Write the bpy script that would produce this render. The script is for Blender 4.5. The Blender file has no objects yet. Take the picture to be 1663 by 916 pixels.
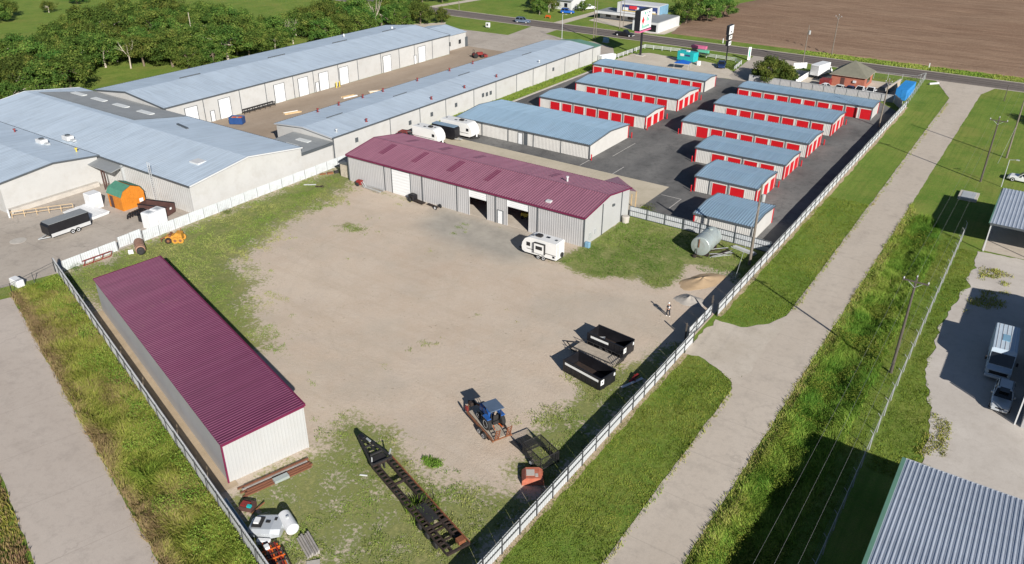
import bpy, math, random
import numpy as np
from mathutils import Matrix, Vector
random.seed(7); RNG = np.random.default_rng(11)
R = math.radians
scene = bpy.context.scene
COL = scene.collection

# ------------------------------------------------------------------ camera
CAM_H, F_PX, IMG_W = 47.0, 1293.83, 1663.0
PITCH, ROLL, YAW = .491058, -.00729643, .596984
def camera():
    c, s = math.cos(PITCH), math.sin(PITCH); cr, sr = math.cos(ROLL), math.sin(ROLL)
    r = Vector((1, 0, 0)); fw = Vector((0, c, -s)); d = Vector((0, -s, -c))
    r2 = cr * r + sr * d; d2 = -sr * r + cr * d
    cy, sy = math.cos(YAW), math.sin(YAW)
    toW = lambda p: Vector((p.x * cy - p.y * sy, p.x * sy + p.y * cy, p.z))
    r2, d2, fw = toW(r2), toW(d2), toW(fw)
    m = Matrix((( r2.x, -d2.x, -fw.x, 0), (r2.y, -d2.y, -fw.y, 0), (r2.z, -d2.z, -fw.z, CAM_H), (0, 0, 0, 1)))
    cd = bpy.data.cameras.new('camera'); cd.sensor_width = 36; cd.sensor_fit = 'HORIZONTAL'
    cd.lens = F_PX / IMG_W * 36; cd.clip_start = .5; cd.clip_end = 6000
    o = bpy.data.objects.new('camera', cd); COL.objects.link(o); o.matrix_world = m
    scene.camera = o
camera()

# ------------------------------------------------------------------ light
SUN_AZ, SUN_EL = 123.4, 26.0            # azimuth clockwise from +Y
w = bpy.data.worlds.new('World'); scene.world = w; w.use_nodes = True
nt = w.node_tree; bg = nt.nodes['Background']
sky = nt.nodes.new('ShaderNodeTexSky'); sky.sky_type = 'NISHITA'; sky.sun_disc = False
sky.sun_elevation = R(SUN_EL); sky.sun_rotation = R(SUN_AZ); sky.air_density = .8; sky.dust_density = .25; sky.ozone_density = 2.0
nt.links.new(sky.outputs[0], bg.inputs[0]); bg.inputs[1].default_value = .05
sl = bpy.data.lights.new('sun', 'SUN'); sl.energy = 5.0; sl.angle = R(.55); sl.color = (1, .95, .875)
so = bpy.data.objects.new('sun', sl); COL.objects.link(so)
sd = Vector((math.sin(R(SUN_AZ)) * math.cos(R(SUN_EL)), math.cos(R(SUN_AZ)) * math.cos(R(SUN_EL)), math.sin(R(SUN_EL))))
so.rotation_euler = (-sd).to_track_quat('-Z', 'Y').to_euler(); so.location = sd * 200
vs = scene.view_settings; vs.view_transform = 'Standard'; vs.look = 'None'; vs.gamma = 1; vs.exposure = .58
vs.use_curve_mapping = False

# ------------------------------------------------------------------ materials
def srgb(r, g, b):
    f = lambda c: (c / 255 / 12.92) if c / 255 <= .04045 else ((c / 255 + .055) / 1.055) ** 2.4
    return (f(r), f(g), f(b))
class NB:
    def __init__(s, name, rough=.7, metal=0.0):
        s.m = bpy.data.materials.new(name); s.m.use_nodes = True; s.t = s.m.node_tree
        s.b = s.t.nodes['Principled BSDF']; s.b.inputs['Roughness'].default_value = rough; s.b.inputs['Metallic'].default_value = metal
        s.co = s.t.nodes.new('ShaderNodeTexCoord')
    def link(s, a, b): s.t.links.new(a, b)
    def n(s, typ, **k):
        x = s.t.nodes.new(typ)
        for a, b in k.items(): setattr(x, a, b)
        return x
    def noise(s, scale, detail=4, rough=.6, vec=None, stretch=None, rot=0):
        x = s.n('ShaderNodeTexNoise'); x.inputs['Scale'].default_value = scale; x.inputs['Detail'].default_value = detail; x.inputs['Roughness'].default_value = rough
        v = vec or s.co.outputs['Object']
        if stretch or rot:
            mp = s.n('ShaderNodeMapping'); mp.inputs['Scale'].default_value = stretch or (1, 1, 1); mp.inputs['Rotation'].default_value = (0, 0, rot)
            s.link(v, mp.inputs[0]); v = mp.outputs[0]
        s.link(v, x.inputs['Vector']); return x.outputs[0]
    def ramp(s, fac, stops):
        x = s.n('ShaderNodeValToRGB'); e = x.color_ramp.elements
        while len(e) < len(stops): e.new(.5)
        for el, (p, c) in zip(e, stops):
            el.position = p; el.color = (c, c, c, 1) if not hasattr(c, '__len__') else (*c, 1)
        s.link(fac, x.inputs[0]); return x.outputs[0]
    def mix(s, fac, a, b, mode='MIX'):
        x = s.n('ShaderNodeMix', data_type='RGBA', blend_type=mode)
        for sock, v in ((x.inputs[0], fac), (x.inputs[6], a), (x.inputs[7], b)):
            if isinstance(v, (int, float)): sock.default_value = v
            elif isinstance(v, (tuple, list)): sock.default_value = (*v, 1)
            else: s.link(v, sock)
        return x.outputs[2]
    def math(s, op, a, b=0.0, c=0.0):
        x = s.n('ShaderNodeMath', operation=op)
        for sock, v in zip(x.inputs, (a, b, c)):
            if isinstance(v, (int, float)): sock.default_value = v
            else: s.link(v, sock)
        return x.outputs[0]
    def bump(s, h, dist=.05, strength=.6):
        x = s.n('ShaderNodeBump'); x.inputs['Distance'].default_value = dist; x.inputs['Strength'].default_value = strength
        s.link(h, x.inputs['Height']); s.link(x.outputs[0], s.b.inputs['Normal'])
    def color(s, c): s.link(c, s.b.inputs['Base Color'])
M = {}
def paint(name, c, rough=.6, metal=0.0, var=.12, scale=.8, dirt=None, dirt_amt=.0, spec=None, obj=False, streak=None):
    k = NB(name, rough, metal)
    vec = k.co.outputs['Object']
    n1 = k.noise(scale, 5, .65); n2 = k.noise(scale * 9, 3, .6)
    lo = tuple(x * (1 - var) for x in c); hi = tuple(min(1, x * (1 + var)) for x in c)
    col = k.mix(k.ramp(n1, [(.3, 0.), (.7, 1.)]), lo, hi)
    col = k.mix(k.math('MULTIPLY', k.ramp(n2, [(.35, 1.), (.6, 0.)]), var * .8), col, tuple(x * .7 for x in c))
    if dirt: col = k.mix(k.math('MULTIPLY', k.ramp(k.noise(scale * 2.3, 6, .75), [(.48, 0.), (.72, 1.)]), dirt_amt), col, dirt)
    if streak:
        st = (2.2, .12, 1) if streak == 'u' else (.12, 2.2, 1)
        s1 = k.noise(1.0, 4, .65, stretch=st); s2 = k.noise(.45, 2, .5, stretch=tuple(x * 1.3 for x in st))
        col = k.mix(k.math('MULTIPLY', k.ramp(s1, [(.5, 0.), (.74, 1.)]), .55), col, tuple(x * .66 for x in c))
        col = k.mix(k.math('MULTIPLY', k.ramp(s2, [(.5, 0.), (.56, 1.)]), .28), col, tuple(min(1, x * 1.18 + .012) for x in c))
        col = k.mix(k.math('MULTIPLY', k.ramp(k.noise(.35, 6, .8), [(.62, 0.), (.74, 1.)]), .3), col, (.22, .15, .10))
    if obj:
        oi = k.n('ShaderNodeObjectInfo'); col = k.mix(k.math('MULTIPLY', oi.outputs['Random'], .16), col, tuple(x * .5 for x in c))
    k.color(col)
    rr = k.math('MULTIPLY_ADD', n1, .25, rough - .12); k.link(rr, k.b.inputs['Roughness'])
    if spec is not None: k.b.inputs['Specular IOR Level'].default_value = spec
    M[name] = k.m; return k.m
def rust(name, a, b, rough=.85):
    k = NB(name, rough); n = k.noise(3.5, 6, .75); k.color(k.ramp(n, [(.35, a), (.6, b), (.75, tuple(x * .5 for x in a))])); k.bump(n, .01); M[name] = k.m

GREY_WALL = (.50, .49, .46)
paint('white_metal', (.54, .55, .56), .5, 0, .05, .35, (.36, .33, .29), .22)
paint('fence_white', (.44, .46, .48), .5, 0, .06, .5, (.34, .31, .28), .35, obj=True)
paint('fence_old', (.52, .55, .57), .5, 0, .08, .5, (.27, .25, .24), .6, obj=True)
paint('fence_grey', (.36, .37, .38), .5, 0, .1, .5, (.2, .19, .17), .5, obj=True)
paint('ribbed_wall', (.375, .372, .378), .5, 0, .05, .3, (.35, .32, .28), .18)
paint('shed_end', (.385, .39, .39), .55, 0, .04, .3, (.4, .37, .33), .15)
paint('tilt_wall', (.45, .448, .438), .85, 0, .05, .25, (.30, .27, .23), .3, obj=True)
paint('storage_wall', (.50, .49, .47), .55, 0, .05, .4, (.36, .33, .29), .2)
paint('door_white', (.66, .67, .68), .5, 0, .03, .4, (.5, .47, .43), .12)
paint('door_red', (.50, .006, .012), .45, 0, .12, .5, (.25, .02, .02), .2, obj=True)
paint('trim_dark', (.075, .085, .095), .5, 0, .1)
paint('trim_red', (.42, .006, .014), .5, 0, .1)
paint('roof_steel_u', (.455, .535, .62), .45, .2, .05, .16, (.37, .42, .46), .4, streak='u')
paint('roof_steel_v', (.455, .535, .62), .45, .2, .05, .16, (.37, .42, .46), .4, streak='v')
paint('roof_blue', (.25, .36, .465), .42, .2, .06, .2, (.23, .30, .36), .45, obj=True, streak='u')
paint('roof_grey', (.24, .255, .265), .6, .1, .08, .25, (.17, .17, .17), .4)
paint('roof_green', (.11, .23, .17), .5, .1, .1, .4)
paint('skylight', (.56, .58, .58), .5, 0, .06, .8)
paint('maroon_faded_glare', (.232, .098, .140), .45, .05, .07, .18, (.25, .115, .15), .4, spec=.6, streak='u')  # faded maroon; part of the pale tone is sky glare put into colour
paint('maroon', (.098, .017, .055), .5, .0, .08, .2, (.13, .035, .07), .35, spec=.3, streak='u')
paint('maroon_patch', (.17, .034, .07), .45, .05, .1, .5)
paint('maroon_trim', (.14, .012, .05), .45)
paint('galv_roof', (.50, .545, .62), .42, .45, .05, .3, (.27, .28, .30), .25)
paint('galv', (.50, .52, .53), .45, .35, .08, .8)
paint('tank_galv', (.36, .41, .405), .42, .3, .08, .8, (.33, .29, .24), .4)
paint('aluminium', (.62, .63, .64), .4, .4, .05)
paint('black_paint', (.010, .010, .013), .42, 0, .3)
paint('black_dull', (.018, .017, .018), .75, 0, .3)
paint('rubber', (.018, .018, .019), .9, 0, .2)
paint('rim', (.62, .63, .65), .45, .2)
paint('glass_dark', (.012, .014, .017), .12, 0, .2, spec=.6)
paint('rv_white', (.66, .66, .65), .4, 0, .03, .7, (.55, .52, .47), .15)
paint('white_paint', (.66, .67, .68), .4, 0, .03)
paint('silver_paint', (.52, .55, .58), .32, .35, .05)
paint('navy_paint', (.015, .035, .11), .3, .1, .1)
paint('dumpster_blue', (.012, .055, .19), .5, 0, .15, 1, (.05, .05, .06), .4)
paint('blue_paint', (.012, .10, .42), .4, 0, .1)
paint('grey_blue_paint', (.16, .21, .30), .35, .2, .1)
paint('tractor_blue', (.015, .085, .30), .4, 0, .12, 1.5, (.1, .09, .08), .3)
paint('canopy_blue', (.075, .11, .17), .5, 0, .12, 1.5)
paint('container_blue', (.02, .19, .48), .5, 0, .1, .5, (.05, .12, .2), .3)
paint('teal_paint', (.01, .36, .38), .5, 0, .1)
paint('brown_steel', (.075, .035, .03), .7, 0, .25, 1.)
paint('orange_wood', (.50, .17, .012), .65, 0, .12, 1.5, (.3, .10, .01), .4)
paint('green_shingle', (.06, .20, .14), .85, 0, .15, 2.)
paint('brick_wall', (.33, .115, .075), .9, 0, .15, 2.5)
paint('hip_roof', (.155, .15, .115), .9, 0, .12, 1.2)
paint('orange_machine', (.50, .24, .03), .6, 0, .25, 2, (.2, .08, .03), .7)
paint('red_machine', (.20, .018, .017), .55, 0, .2, 2, (.12, .05, .03), .4)
paint('faded_red', (.42, .12, .07), .65, 0, .2, 1.5, (.35, .22, .16), .5)
paint('orange_paint', (.52, .10, .015), .55, 0, .15, 2)
paint('wood_pole', (.17, .145, .12), .9, 0, .2, 1.5)
paint('dark_pole', (.085, .072, .06), .9, 0, .2, 1.5)
paint('grey_wood', (.30, .28, .26), .9, 0, .2, 3)
paint('deck_wood', (.36, .31, .25), .9, 0, .2, 2)
paint('lumber', (.5, .36, .2), .8, 0, .15, 3)
paint('insulator', (.5, .5, .52), .4, 0, .1)
paint('concrete_old', (.43, .40, .36), .9, 0, .12, .6, (.25, .23, .2), .4)
paint('yellow_paint', (.55, .42, .05), .6, 0, .1)
paint('pink_paint', (.55, .13, .25), .6, 0, .1)
paint('store_blue', (.16, .30, .42), .6, 0, .1)
paint('bark', (.17, .13, .095), .95, 0, .25, 3)
paint('pale_bark', (.42, .37, .30), .95, 0, .2, 3)
paint('skin', (.45, .26, .18), .6); paint('cloth_dark', (.02, .022, .03), .9); paint('cloth_white', (.72, .71, .68), .9)
paint('sign_white', (.68, .69, .68), .5, 0, .02); paint('sign_red', (.55, .03, .04), .5); paint('sign_green', (.10, .42, .30), .5); paint('sign_navy', (.03, .05, .16), .5); paint('sign_yellow', (.6, .45, .16), .5)
rust('rusty', (.13, .055, .03), (.22, .09, .04)); rust('rust_orange', (.13, .045, .02), (.22, .075, .03)); rust('dark_rust', (.010, .009, .008), (.034, .018, .013))
rust('rust_tank', (.22, .10, .06), (.30, .19, .14))

def wood_planks(name, c):
    k = NB(name, .85); k.color(k.ramp(k.noise(1.2, 5, .6, stretch=(1, 9, 9)), [(.3, tuple(x * .7 for x in c)), (.7, c)])); M[name] = k.m
wood_planks('rust_boards', (.19, .075, .04))

def ground_mats():
    # lawn / meadow
    k = NB('grass', .95); k.b.inputs['Specular IOR Level'].default_value = .15
    n1 = k.noise(.022, 5, .6); n2 = k.noise(.16, 6, .65); n3 = k.noise(1.7, 5, .7); n4 = k.noise(9, 3, .7)
    c = k.mix(k.ramp(n1, [(.35, 0.), (.65, 1.)]), (.150, .245, .036), (.235, .285, .058))
    c = k.mix(k.ramp(n2, [(.42, 0.), (.68, 1.)]), c, (.110, .205, .026))
    c = k.mix(k.math('MULTIPLY', k.ramp(n3, [(.45, 0.), (.7, 1.)]), .55), c, (.265, .240, .075))
    c = k.mix(k.math('MULTIPLY', k.ramp(n4, [(.4, 1.), (.62, 0.)]), .45), c, (.050, .095, .013))
    pt = k.noise(.11, 5, .7, rot=.4); c = k.mix(k.math('MULTIPLY', k.ramp(pt, [(.5, 0.), (.66, 1.)]), .5), c, (.235, .225, .06)); c = k.mix(k.math('MULTIPLY', k.ramp(k.noise(.5, 6, .75), [(.56, 0.), (.7, 1.)]), .4), c, (.06, .115, .016))
    st = k.noise(.9, 3, .6, stretch=(2.2, .08, 1)); c = k.mix(k.math('MULTIPLY', k.ramp(st, [(.45, 0.), (.7, 1.)]), .45), c, (.075, .145, .018))
    k.color(c); k.bump(k.math('ADD', n4, n3), .08, .8); M['grass'] = k.m
    # yard: dirt blended with worn grass by the vertex attribute
    k = NB('yard_dirt', .95); k.b.inputs['Specular IOR Level'].default_value = .15
    at = k.n('ShaderNodeAttribute', attribute_name='grass'); gr = k.n('ShaderNodeAttribute', attribute_name='gravel')
    big = k.noise(.06, 4, .6); mid = k.noise(.35, 6, .7); fine = k.noise(2.6, 6, .75); grit = k.noise(14, 3, .6)
    trk = k.noise(.5, 4, .6, stretch=(.12, 1.1, 1), rot=.5)
    d = k.mix(k.ramp(big, [(.35, 0.), (.65, 1.)]), (.475, .382, .298), (.540, .450, .360))
    d = k.mix(k.math('MULTIPLY', k.ramp(mid, [(.4, 0.), (.7, 1.)]), .55), d, (.565, .490, .410))
    d = k.mix(k.math('MULTIPLY', k.ramp(trk, [(.5, 0.), (.72, 1.)]), .22), d, (.33, .262, .19))
    sp = k.n('ShaderNodeSeparateXYZ'); k.link(k.co.outputs['Object'], sp.inputs[0])
    for (cx, cy, r0) in ((-52, 60, 11.5), (-58, 66, 17), (-44, 70, 9), (-66, 74, 13)):
        dd = k.math('SQRT', k.math('ADD', k.math('POWER', k.math('SUBTRACT', sp.outputs[0], cx), 2.0), k.math('POWER', k.math('SUBTRACT', sp.outputs[1], cy), 2.0)))
        dd = k.math('ADD', dd, k.math('MULTIPLY', k.math('SUBTRACT', big, .5), 5.0))
        for off in (0, 1.7):
            b_ = k.math('SUBTRACT', 1.0, k.math('MULTIPLY', k.math('ABSOLUTE', k.math('SUBTRACT', dd, r0 + off)), 3.2)); b_ = k.math('MAXIMUM', b_, 0.0)
            d = k.mix(k.math('MULTIPLY', k.math('MULTIPLY', b_, k.ramp(mid, [(.42, 0.), (.6, 1.)])), .15), d, (.30, .238, .175))
    bl = k.noise(.14, 5, .7); d = k.mix(k.math('MULTIPLY', k.ramp(bl, [(.52, 0.), (.66, 1.)]), .5), d, (.47, .40, .335))
    bl2 = k.noise(.09, 5, .7, rot=1.0); d = k.mix(k.math('MULTIPLY', k.ramp(bl2, [(.55, 0.), (.7, 1.)]), .4), d, (.40, .335, .265))
    d = k.mix(k.math('MULTIPLY', k.ramp(fine, [(.58, 0.), (.75, 1.)]), .5), d, (.235, .19, .125))
    d = k.mix(k.math('MULTIPLY', k.ramp(grit, [(.35, 1.), (.55, 0.)]), .2), d, (.22, .18, .13))
    cl = k.math('MULTIPLY', k.ramp(k.noise(2.4, 5, .7), [(.60, 0.), (.68, 1.)]), k.ramp(k.noise(.22, 4, .6, rot=.7), [(.50, 0.), (.62, 1.)])); d = k.mix(k.math('MULTIPLY', cl, .75), d, (.17, .145, .09))
    d = k.mix(k.math('MULTIPLY', k.ramp(k.noise(.05, 5, .65, rot=2.0), [(.5, 0.), (.64, 1.)]), .45), d, (.385, .345, .285))
    d = k.mix(gr.outputs['Fac'], d, k.mix(k.ramp(mid, [(.35, 0.), (.65, 1.)]), (.27, .255, .225), (.37, .345, .30)))
    s = k.math('ADD', at.outputs['Fac'], k.math('MULTIPLY', k.math('SUBTRACT', mid, .5), 1.3))
    s = k.math('ADD', s, k.math('MULTIPLY', k.math('SUBTRACT', fine, .5), 1.6))
    msk = k.ramp(s, [(.40, 0.), (.66, 1.)])
    spot = k.ramp(k.noise(1.1, 5, .8), [(.665, 0.), (.715, 1.)])
    msk = k.math('MAXIMUM', msk, k.math('MULTIPLY', spot, .75))
    g = k.mix(k.ramp(mid, [(.35, 0.), (.65, 1.)]), (.135, .185, .042), (.290, .275, .115))
    g = k.mix(k.math('MULTIPLY', k.ramp(fine, [(.4, 1.), (.6, 0.)]), .5), g, (.06, .10, .02))
    k.color(k.mix(msk, d, g)); k.bump(k.math('ADD', fine, k.math('MULTIPLY', grit, .5)), .06, .7); M['yard_dirt'] = k.m
    def slab(name, a, b, dark, sc=.1, stretch=None, rot=0, joints=None, rough=.9, stain=.35, cracks=None):
        k = NB(name, rough); k.b.inputs['Specular IOR Level'].default_value = .25
        n1 = k.noise(sc, 5, .6, stretch=stretch, rot=rot); n2 = k.noise(1.1, 6, .75); n3 = k.noise(16, 3, .6)
        c = k.mix(k.ramp(n1, [(.35, 0.), (.65, 1.)]), a, b)
        c = k.mix(k.math('MULTIPLY', k.ramp(n2, [(.5, 0.), (.75, 1.)]), .45), c, dark)
        c = k.mix(k.math('MULTIPLY', k.ramp(n3, [(.35, 1.), (.55, 0.)]), .25), c, dark)
        n5 = k.noise(.32, 6, .75); c = k.mix(k.math('MULTIPLY', k.ramp(n5, [(.52, 0.), (.72, 1.)]), stain), c, dark)
        if cracks:
            vo = k.n('ShaderNodeTexVoronoi', feature='DISTANCE_TO_EDGE'); vo.inputs['Scale'].default_value = cracks
            wv = k.n('ShaderNodeVectorMath', operation='ADD'); nz = k.n('ShaderNodeTexNoise'); nz.inputs['Scale'].default_value = .8; nz.inputs['Detail'].default_value = 5; k.link(k.co.outputs['Object'], nz.inputs['Vector']); sc_ = k.n('ShaderNodeVectorMath', operation='SCALE'); sc_.inputs['Scale'].default_value = 2.2; k.link(nz.outputs[1], sc_.inputs[0]); k.link(k.co.outputs['Object'], wv.inputs[0]); k.link(sc_.outputs[0], wv.inputs[1]); k.link(wv.outputs[0], vo.inputs['Vector'])
            c = k.mix(k.math('MULTIPLY', k.math('MULTIPLY', k.math('LESS_THAN', vo.outputs['Distance'], .012), k.ramp(n1, [(.5, 0.), (.64, 1.)])), .22), c, tuple(x * .7 for x in dark))
        if joints:
            ax, pitch, wd, r0 = joints
            mp = k.n('ShaderNodeMapping'); mp.inputs['Rotation'].default_value = (0, 0, r0); k.link(k.co.outputs['Object'], mp.inputs[0])
            sp = k.n('ShaderNodeSeparateXYZ'); k.link(mp.outputs[0], sp.inputs[0])
            fr = k.math('FRACT', k.math('DIVIDE', k.math('ADD', sp.outputs[ax], 1000.0), pitch))
            c = k.mix(k.math('MULTIPLY', k.math('LESS_THAN', fr, wd / pitch), .35), c, dark)
        k.color(c); k.bump(n3, .015, .5); M[name] = k.m
    slab('road_concrete', (.435, .375, .312), (.495, .435, .370), (.29, .255, .22), .12, (1.4, .25, 1), 0, (1, 6.1, .09, 0), stain=.5, cracks=.14)
    slab('lane_concrete', (.40, .345, .30), (.46, .405, .358), (.28, .245, .215), .12, (.3, 1.2, 1), R(16.1), (0, 7.5, .08, R(16.1)), stain=.5, cracks=.12)
    slab('yard_concrete', (.375, .328, .28), (.44, .392, .34), (.20, .18, .16), .13, None, 0, (1, 9, .09, 0), stain=.6, cracks=.1)
    slab('dock_drive', (.30, .235, .175), (.355, .285, .22), (.21, .165, .125), .2, (1, .3, 1))
    slab('asphalt_lot', (.085, .085, .086), (.205, .20, .192), (.045, .045, .046), .085, (1, .5, 1), .4, stain=.6, cracks=.11)
    slab('highway_asphalt', (.085, .070, .064), (.215, .185, .165), (.06, .05, .046), .6, (.012, 1.6, 1))
    slab('strip_concrete', (.44, .39, .30), (.50, .44, .345), (.32, .28, .2), .2, None, 0, (0, 5, .08, 0))
    slab('gravel_lot', (.44, .40, .36), (.52, .48, .435), (.33, .29, .25), .15)
    slab('pale_gravel', (.45, .40, .33), (.54, .485, .41), (.32, .27, .2), .2)
    slab('tan_drive', (.44, .385, .32), (.51, .455, .39), (.30, .26, .21), .25, stain=.6)
    slab('line_paint', (.42, .40, .38), (.5, .48, .45), (.2, .2, .19), 1.)
    slab('sand', (.36, .26, .16), (.41, .30, .19), (.30, .21, .13), .6)
    slab('stone_heap', (.33, .305, .275), (.39, .365, .33), (.29, .26, .23), 1.2)
    slab('dry_soil', (.36, .28, .19), (.43, .34, .24), (.24, .19, .12), .4)
    # ploughed field
    k = NB('ploughed_soil', .95); k.b.inputs['Specular IOR Level'].default_value = .1
    n1 = k.noise(.025, 5, .6, stretch=(.5, 1.6, 1), rot=-.05); n2 = k.noise(.5, 5, .7, stretch=(.12, 1.3, 1), rot=-.05); n3 = k.noise(2.2, 5, .75)
    c = k.mix(k.ramp(n1, [(.35, 0.), (.65, 1.)]), (.190, .122, .085), (.245, .170, .120))
    c = k.mix(k.math('MULTIPLY', k.ramp(n2, [(.42, 0.), (.66, 1.)]), .7), c, (.125, .078, .055))
    c = k.mix(k.math('MULTIPLY', k.ramp(n3, [(.5, 0.), (.7, 1.)]), .45), c, (.31, .235, .165))
    k.color(c); k.bump(n3, .12, .8); M['ploughed_soil'] = k.m
ground_mats()

def veg(name, stops, rough=.8, trans=.0):
    # colour from a per-blade attribute
    k = NB(name, rough); k.b.inputs['Specular IOR Level'].default_value = .2
    at = k.n('ShaderNodeAttribute', attribute_name='tint'); oi = k.n('ShaderNodeObjectInfo')
    c = k.ramp(at.outputs['Fac'], stops)
    hs = k.n('ShaderNodeHueSaturation'); k.link(c, hs.inputs['Color'])
    k.link(k.math('MULTIPLY_ADD', oi.outputs['Random'], .06, .472), hs.inputs['Hue']); k.link(k.math('MULTIPLY_ADD', oi.outputs['Random'], .5, .75), hs.inputs['Value'])
    k.color(hs.outputs[0])
    if trans:
        tr = k.n('ShaderNodeBsdfTranslucent'); k.link(hs.outputs[0], tr.inputs[0]); mx = k.n('ShaderNodeMixShader'); mx.inputs[0].default_value = trans
        k.link(k.b.outputs[0], mx.inputs[1]); k.link(tr.outputs[0], mx.inputs[2]); k.link(mx.outputs[0], k.t.nodes['Material Output'].inputs[0])
    M[name] = k.m
veg('weed_blades', [(0, (.085, .165, .018)), (.35, (.205, .275, .038)), (.62, (.33, .345, .068)), (.8, (.34, .29, .11)), (1, (.29, .205, .11))], .8, .3)
veg('lawn_blades', [(0, (.095, .185, .022)), (.5, (.190, .295, .040)), (1, (.35, .36, .09))], .85, .25)
veg('yard_blades', [(0, (.10, .18, .026)), (.5, (.185, .255, .048)), (1, (.33, .31, .115))], .85, .25)
veg('leaves', [(0, (.028, .064, .011)), (.45, (.078, .134, .022)), (.8, (.155, .208, .038)), (1, (.235, .245, .058))], .75, .3)

# ------------------------------------------------------------------ mesh helpers
class MB:
    def __init__(s): s.v = []; s.f = []; s.m = None
    def add(s, vs, fs):
        b = len(s.v)
        if s.m is not None: vs = [tuple(s.m @ Vector(p)) for p in vs]
        s.v += [tuple(p) for p in vs]; s.f += [tuple(i + b for i in f) for f in fs]; return s
    def box(s, x0, x1, y0, y1, z0, z1):
        return s.add([(x0, y0, z0), (x1, y0, z0), (x1, y1, z0), (x0, y1, z0), (x0, y0, z1), (x1, y0, z1), (x1, y1, z1), (x0, y1, z1)],
                     [(0, 3, 2, 1), (4, 5, 6, 7), (0, 1, 5, 4), (1, 2, 6, 5), (2, 3, 7, 6), (3, 0, 4, 7)])
    def bbox(s, x0, x1, y0, y1, z0, z1, b=.03):
        # box with chamfered top and vertical edges
        vs = []; fs = []
        def ring(i, z): 
            j = i + b
            return [(x0 + j, y0 + i, z), (x1 - j, y0 + i, z), (x1 - i, y0 + j, z), (x1 - i, y1 - j, z), (x1 - j, y1 - i, z), (x0 + j, y1 - i, z), (x0 + i, y1 - j, z), (x0 + i, y0 + j, z)]
        for i, z in ((0, z0), (0, z1 - b), (b, z1)): vs += ring(i, z)
        for r in range(2):
            for i in range(8): fs.append((r * 8 + i, r * 8 + (i + 1) % 8, r * 8 + 8 + (i + 1) % 8, r * 8 + 8 + i))
        fs += [tuple(range(16, 24)), tuple(range(7, -1, -1))]
        return s.add(vs, fs)
    def bar(s, a, b, wd=.1, ht=None, up=(0, 0, 1)):
        a, b = Vector(a), Vector(b); d = (b - a)
        if d.length < 1e-6: return s
        d.normalize(); u = Vector(up)
        if abs(d.dot(u)) > .98: u = Vector((1, 0, 0))
        x = d.cross(u).normalized(); y = x.cross(d).normalized(); ht = ht or wd
        c = [(-wd / 2, -ht / 2), (wd / 2, -ht / 2), (wd / 2, ht / 2), (-wd / 2, ht / 2)]
        vs = [tuple(p + x * i + y * j) for p in (a, b) for i, j in c]
        return s.add(vs, [(0, 1, 2, 3), (7, 6, 5, 4)] + [(i, i + 4, (i + 1) % 4 + 4, (i + 1) % 4) for i in range(4)])
    def cyl(s, a, b, r0, r1=None, n=10, caps=True):
        a, b = Vector(a), Vector(b); r1 = r0 if r1 is None else r1; d = (b - a).normalized()
        u = Vector((0, 0, 1)) if abs(d.z) < .9 else Vector((1, 0, 0)); x = d.cross(u).normalized(); y = d.cross(x)
        vs = []
        for p, r in ((a, r0), (b, r1)):
            for i in range(n):
                t = 2 * math.pi * i / n; vs.append(tuple(p + x * (r * math.cos(t)) + y * (r * math.sin(t))))
        fs = [(i, (i + 1) % n, n + (i + 1) % n, n + i) for i in range(n)]
        if caps: fs += [tuple(range(n - 1, -1, -1)), tuple(range(n, 2 * n))]
        return s.add(vs, fs)
    def tube(s, pts, r, n=6, closed=False):
        for a, b in zip(pts, pts[1:]): s.cyl(a, b, r, r, n, True)
        return s
    def lathe(s, prof, o=(0, 0, 0), ax='z', n=16):
        vs = []; fs = []
        for t, r in prof:
            for i in range(n):
                a = 2 * math.pi * i / n; c, q = r * math.cos(a), r * math.sin(a)
                p = {'z': (c, q, t), 'x': (t, c, q), 'y': (c, t, q)}[ax]; vs.append(tuple(p[k] + o[k] for k in range(3)))
        for j in range(len(prof) - 1):
            for i in range(n): fs.append((j * n + i, j * n + (i + 1) % n, (j + 1) * n + (i + 1) % n, (j + 1) * n + i))
        fs += [tuple(range(n - 1, -1, -1)), tuple(range((len(prof) - 1) * n, len(prof) * n))]
        return s.add(vs, fs)
    def prism(s, poly, y0, y1, taper=0):
        # polygon in x,z extruded along y
        n = len(poly); vs = [(x, y0, z) for x, z in poly] + [(x, y1, z) for x, z in poly]
        return s.add(vs, [tuple(range(n)), tuple(range(2 * n - 1, n - 1, -1))] + [(i, n + i, n + (i + 1) % n, (i + 1) % n) for i in range(n)])
    def quad(s, *p): return s.add(list(p), [tuple(range(len(p)))])
    def slab(s, poly, z0, z1):
        n = len(poly); vs = [(x, y, z0) for x, y in poly] + [(x, y, z1) for x, y in poly]
        return s.add(vs, [tuple(range(n - 1, -1, -1)), tuple(range(n, 2 * n))] + [(i, (i + 1) % n, n + (i + 1) % n, n + i) for i in range(n)])
    def ribs(s, A, B, C, D, pitch=.3, h=.03, out=(0, 0, 1), flat=.55):
        # sheet ABCD with raised trapezoid ribs running A->D, repeated along A->B, with a little thickness below
        A, B, C, D = map(Vector, (A, B, C, D)); nrm = (B - A).cross(D - A).normalized()
        if nrm.dot(Vector(out)) < 0: nrm = -nrm
        L = (B - A).length; k = max(1, round(L / pitch)); ts = []
        for i in range(k):
            for q, hh in ((0, 0), (flat, 0), (flat + .12, 1), (.88, 1)): ts.append(((i + q) / k, hh))
        ts.append((1, 0)); vs = []
        for t, hh in ts:
            o = nrm * (h * hh); vs += [tuple(A.lerp(B, t) + o), tuple(D.lerp(C, t) + o)]
        return s.add(vs, [(2 * i, 2 * i + 2, 2 * i + 3, 2 * i + 1) for i in range(len(ts) - 1)])
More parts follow.
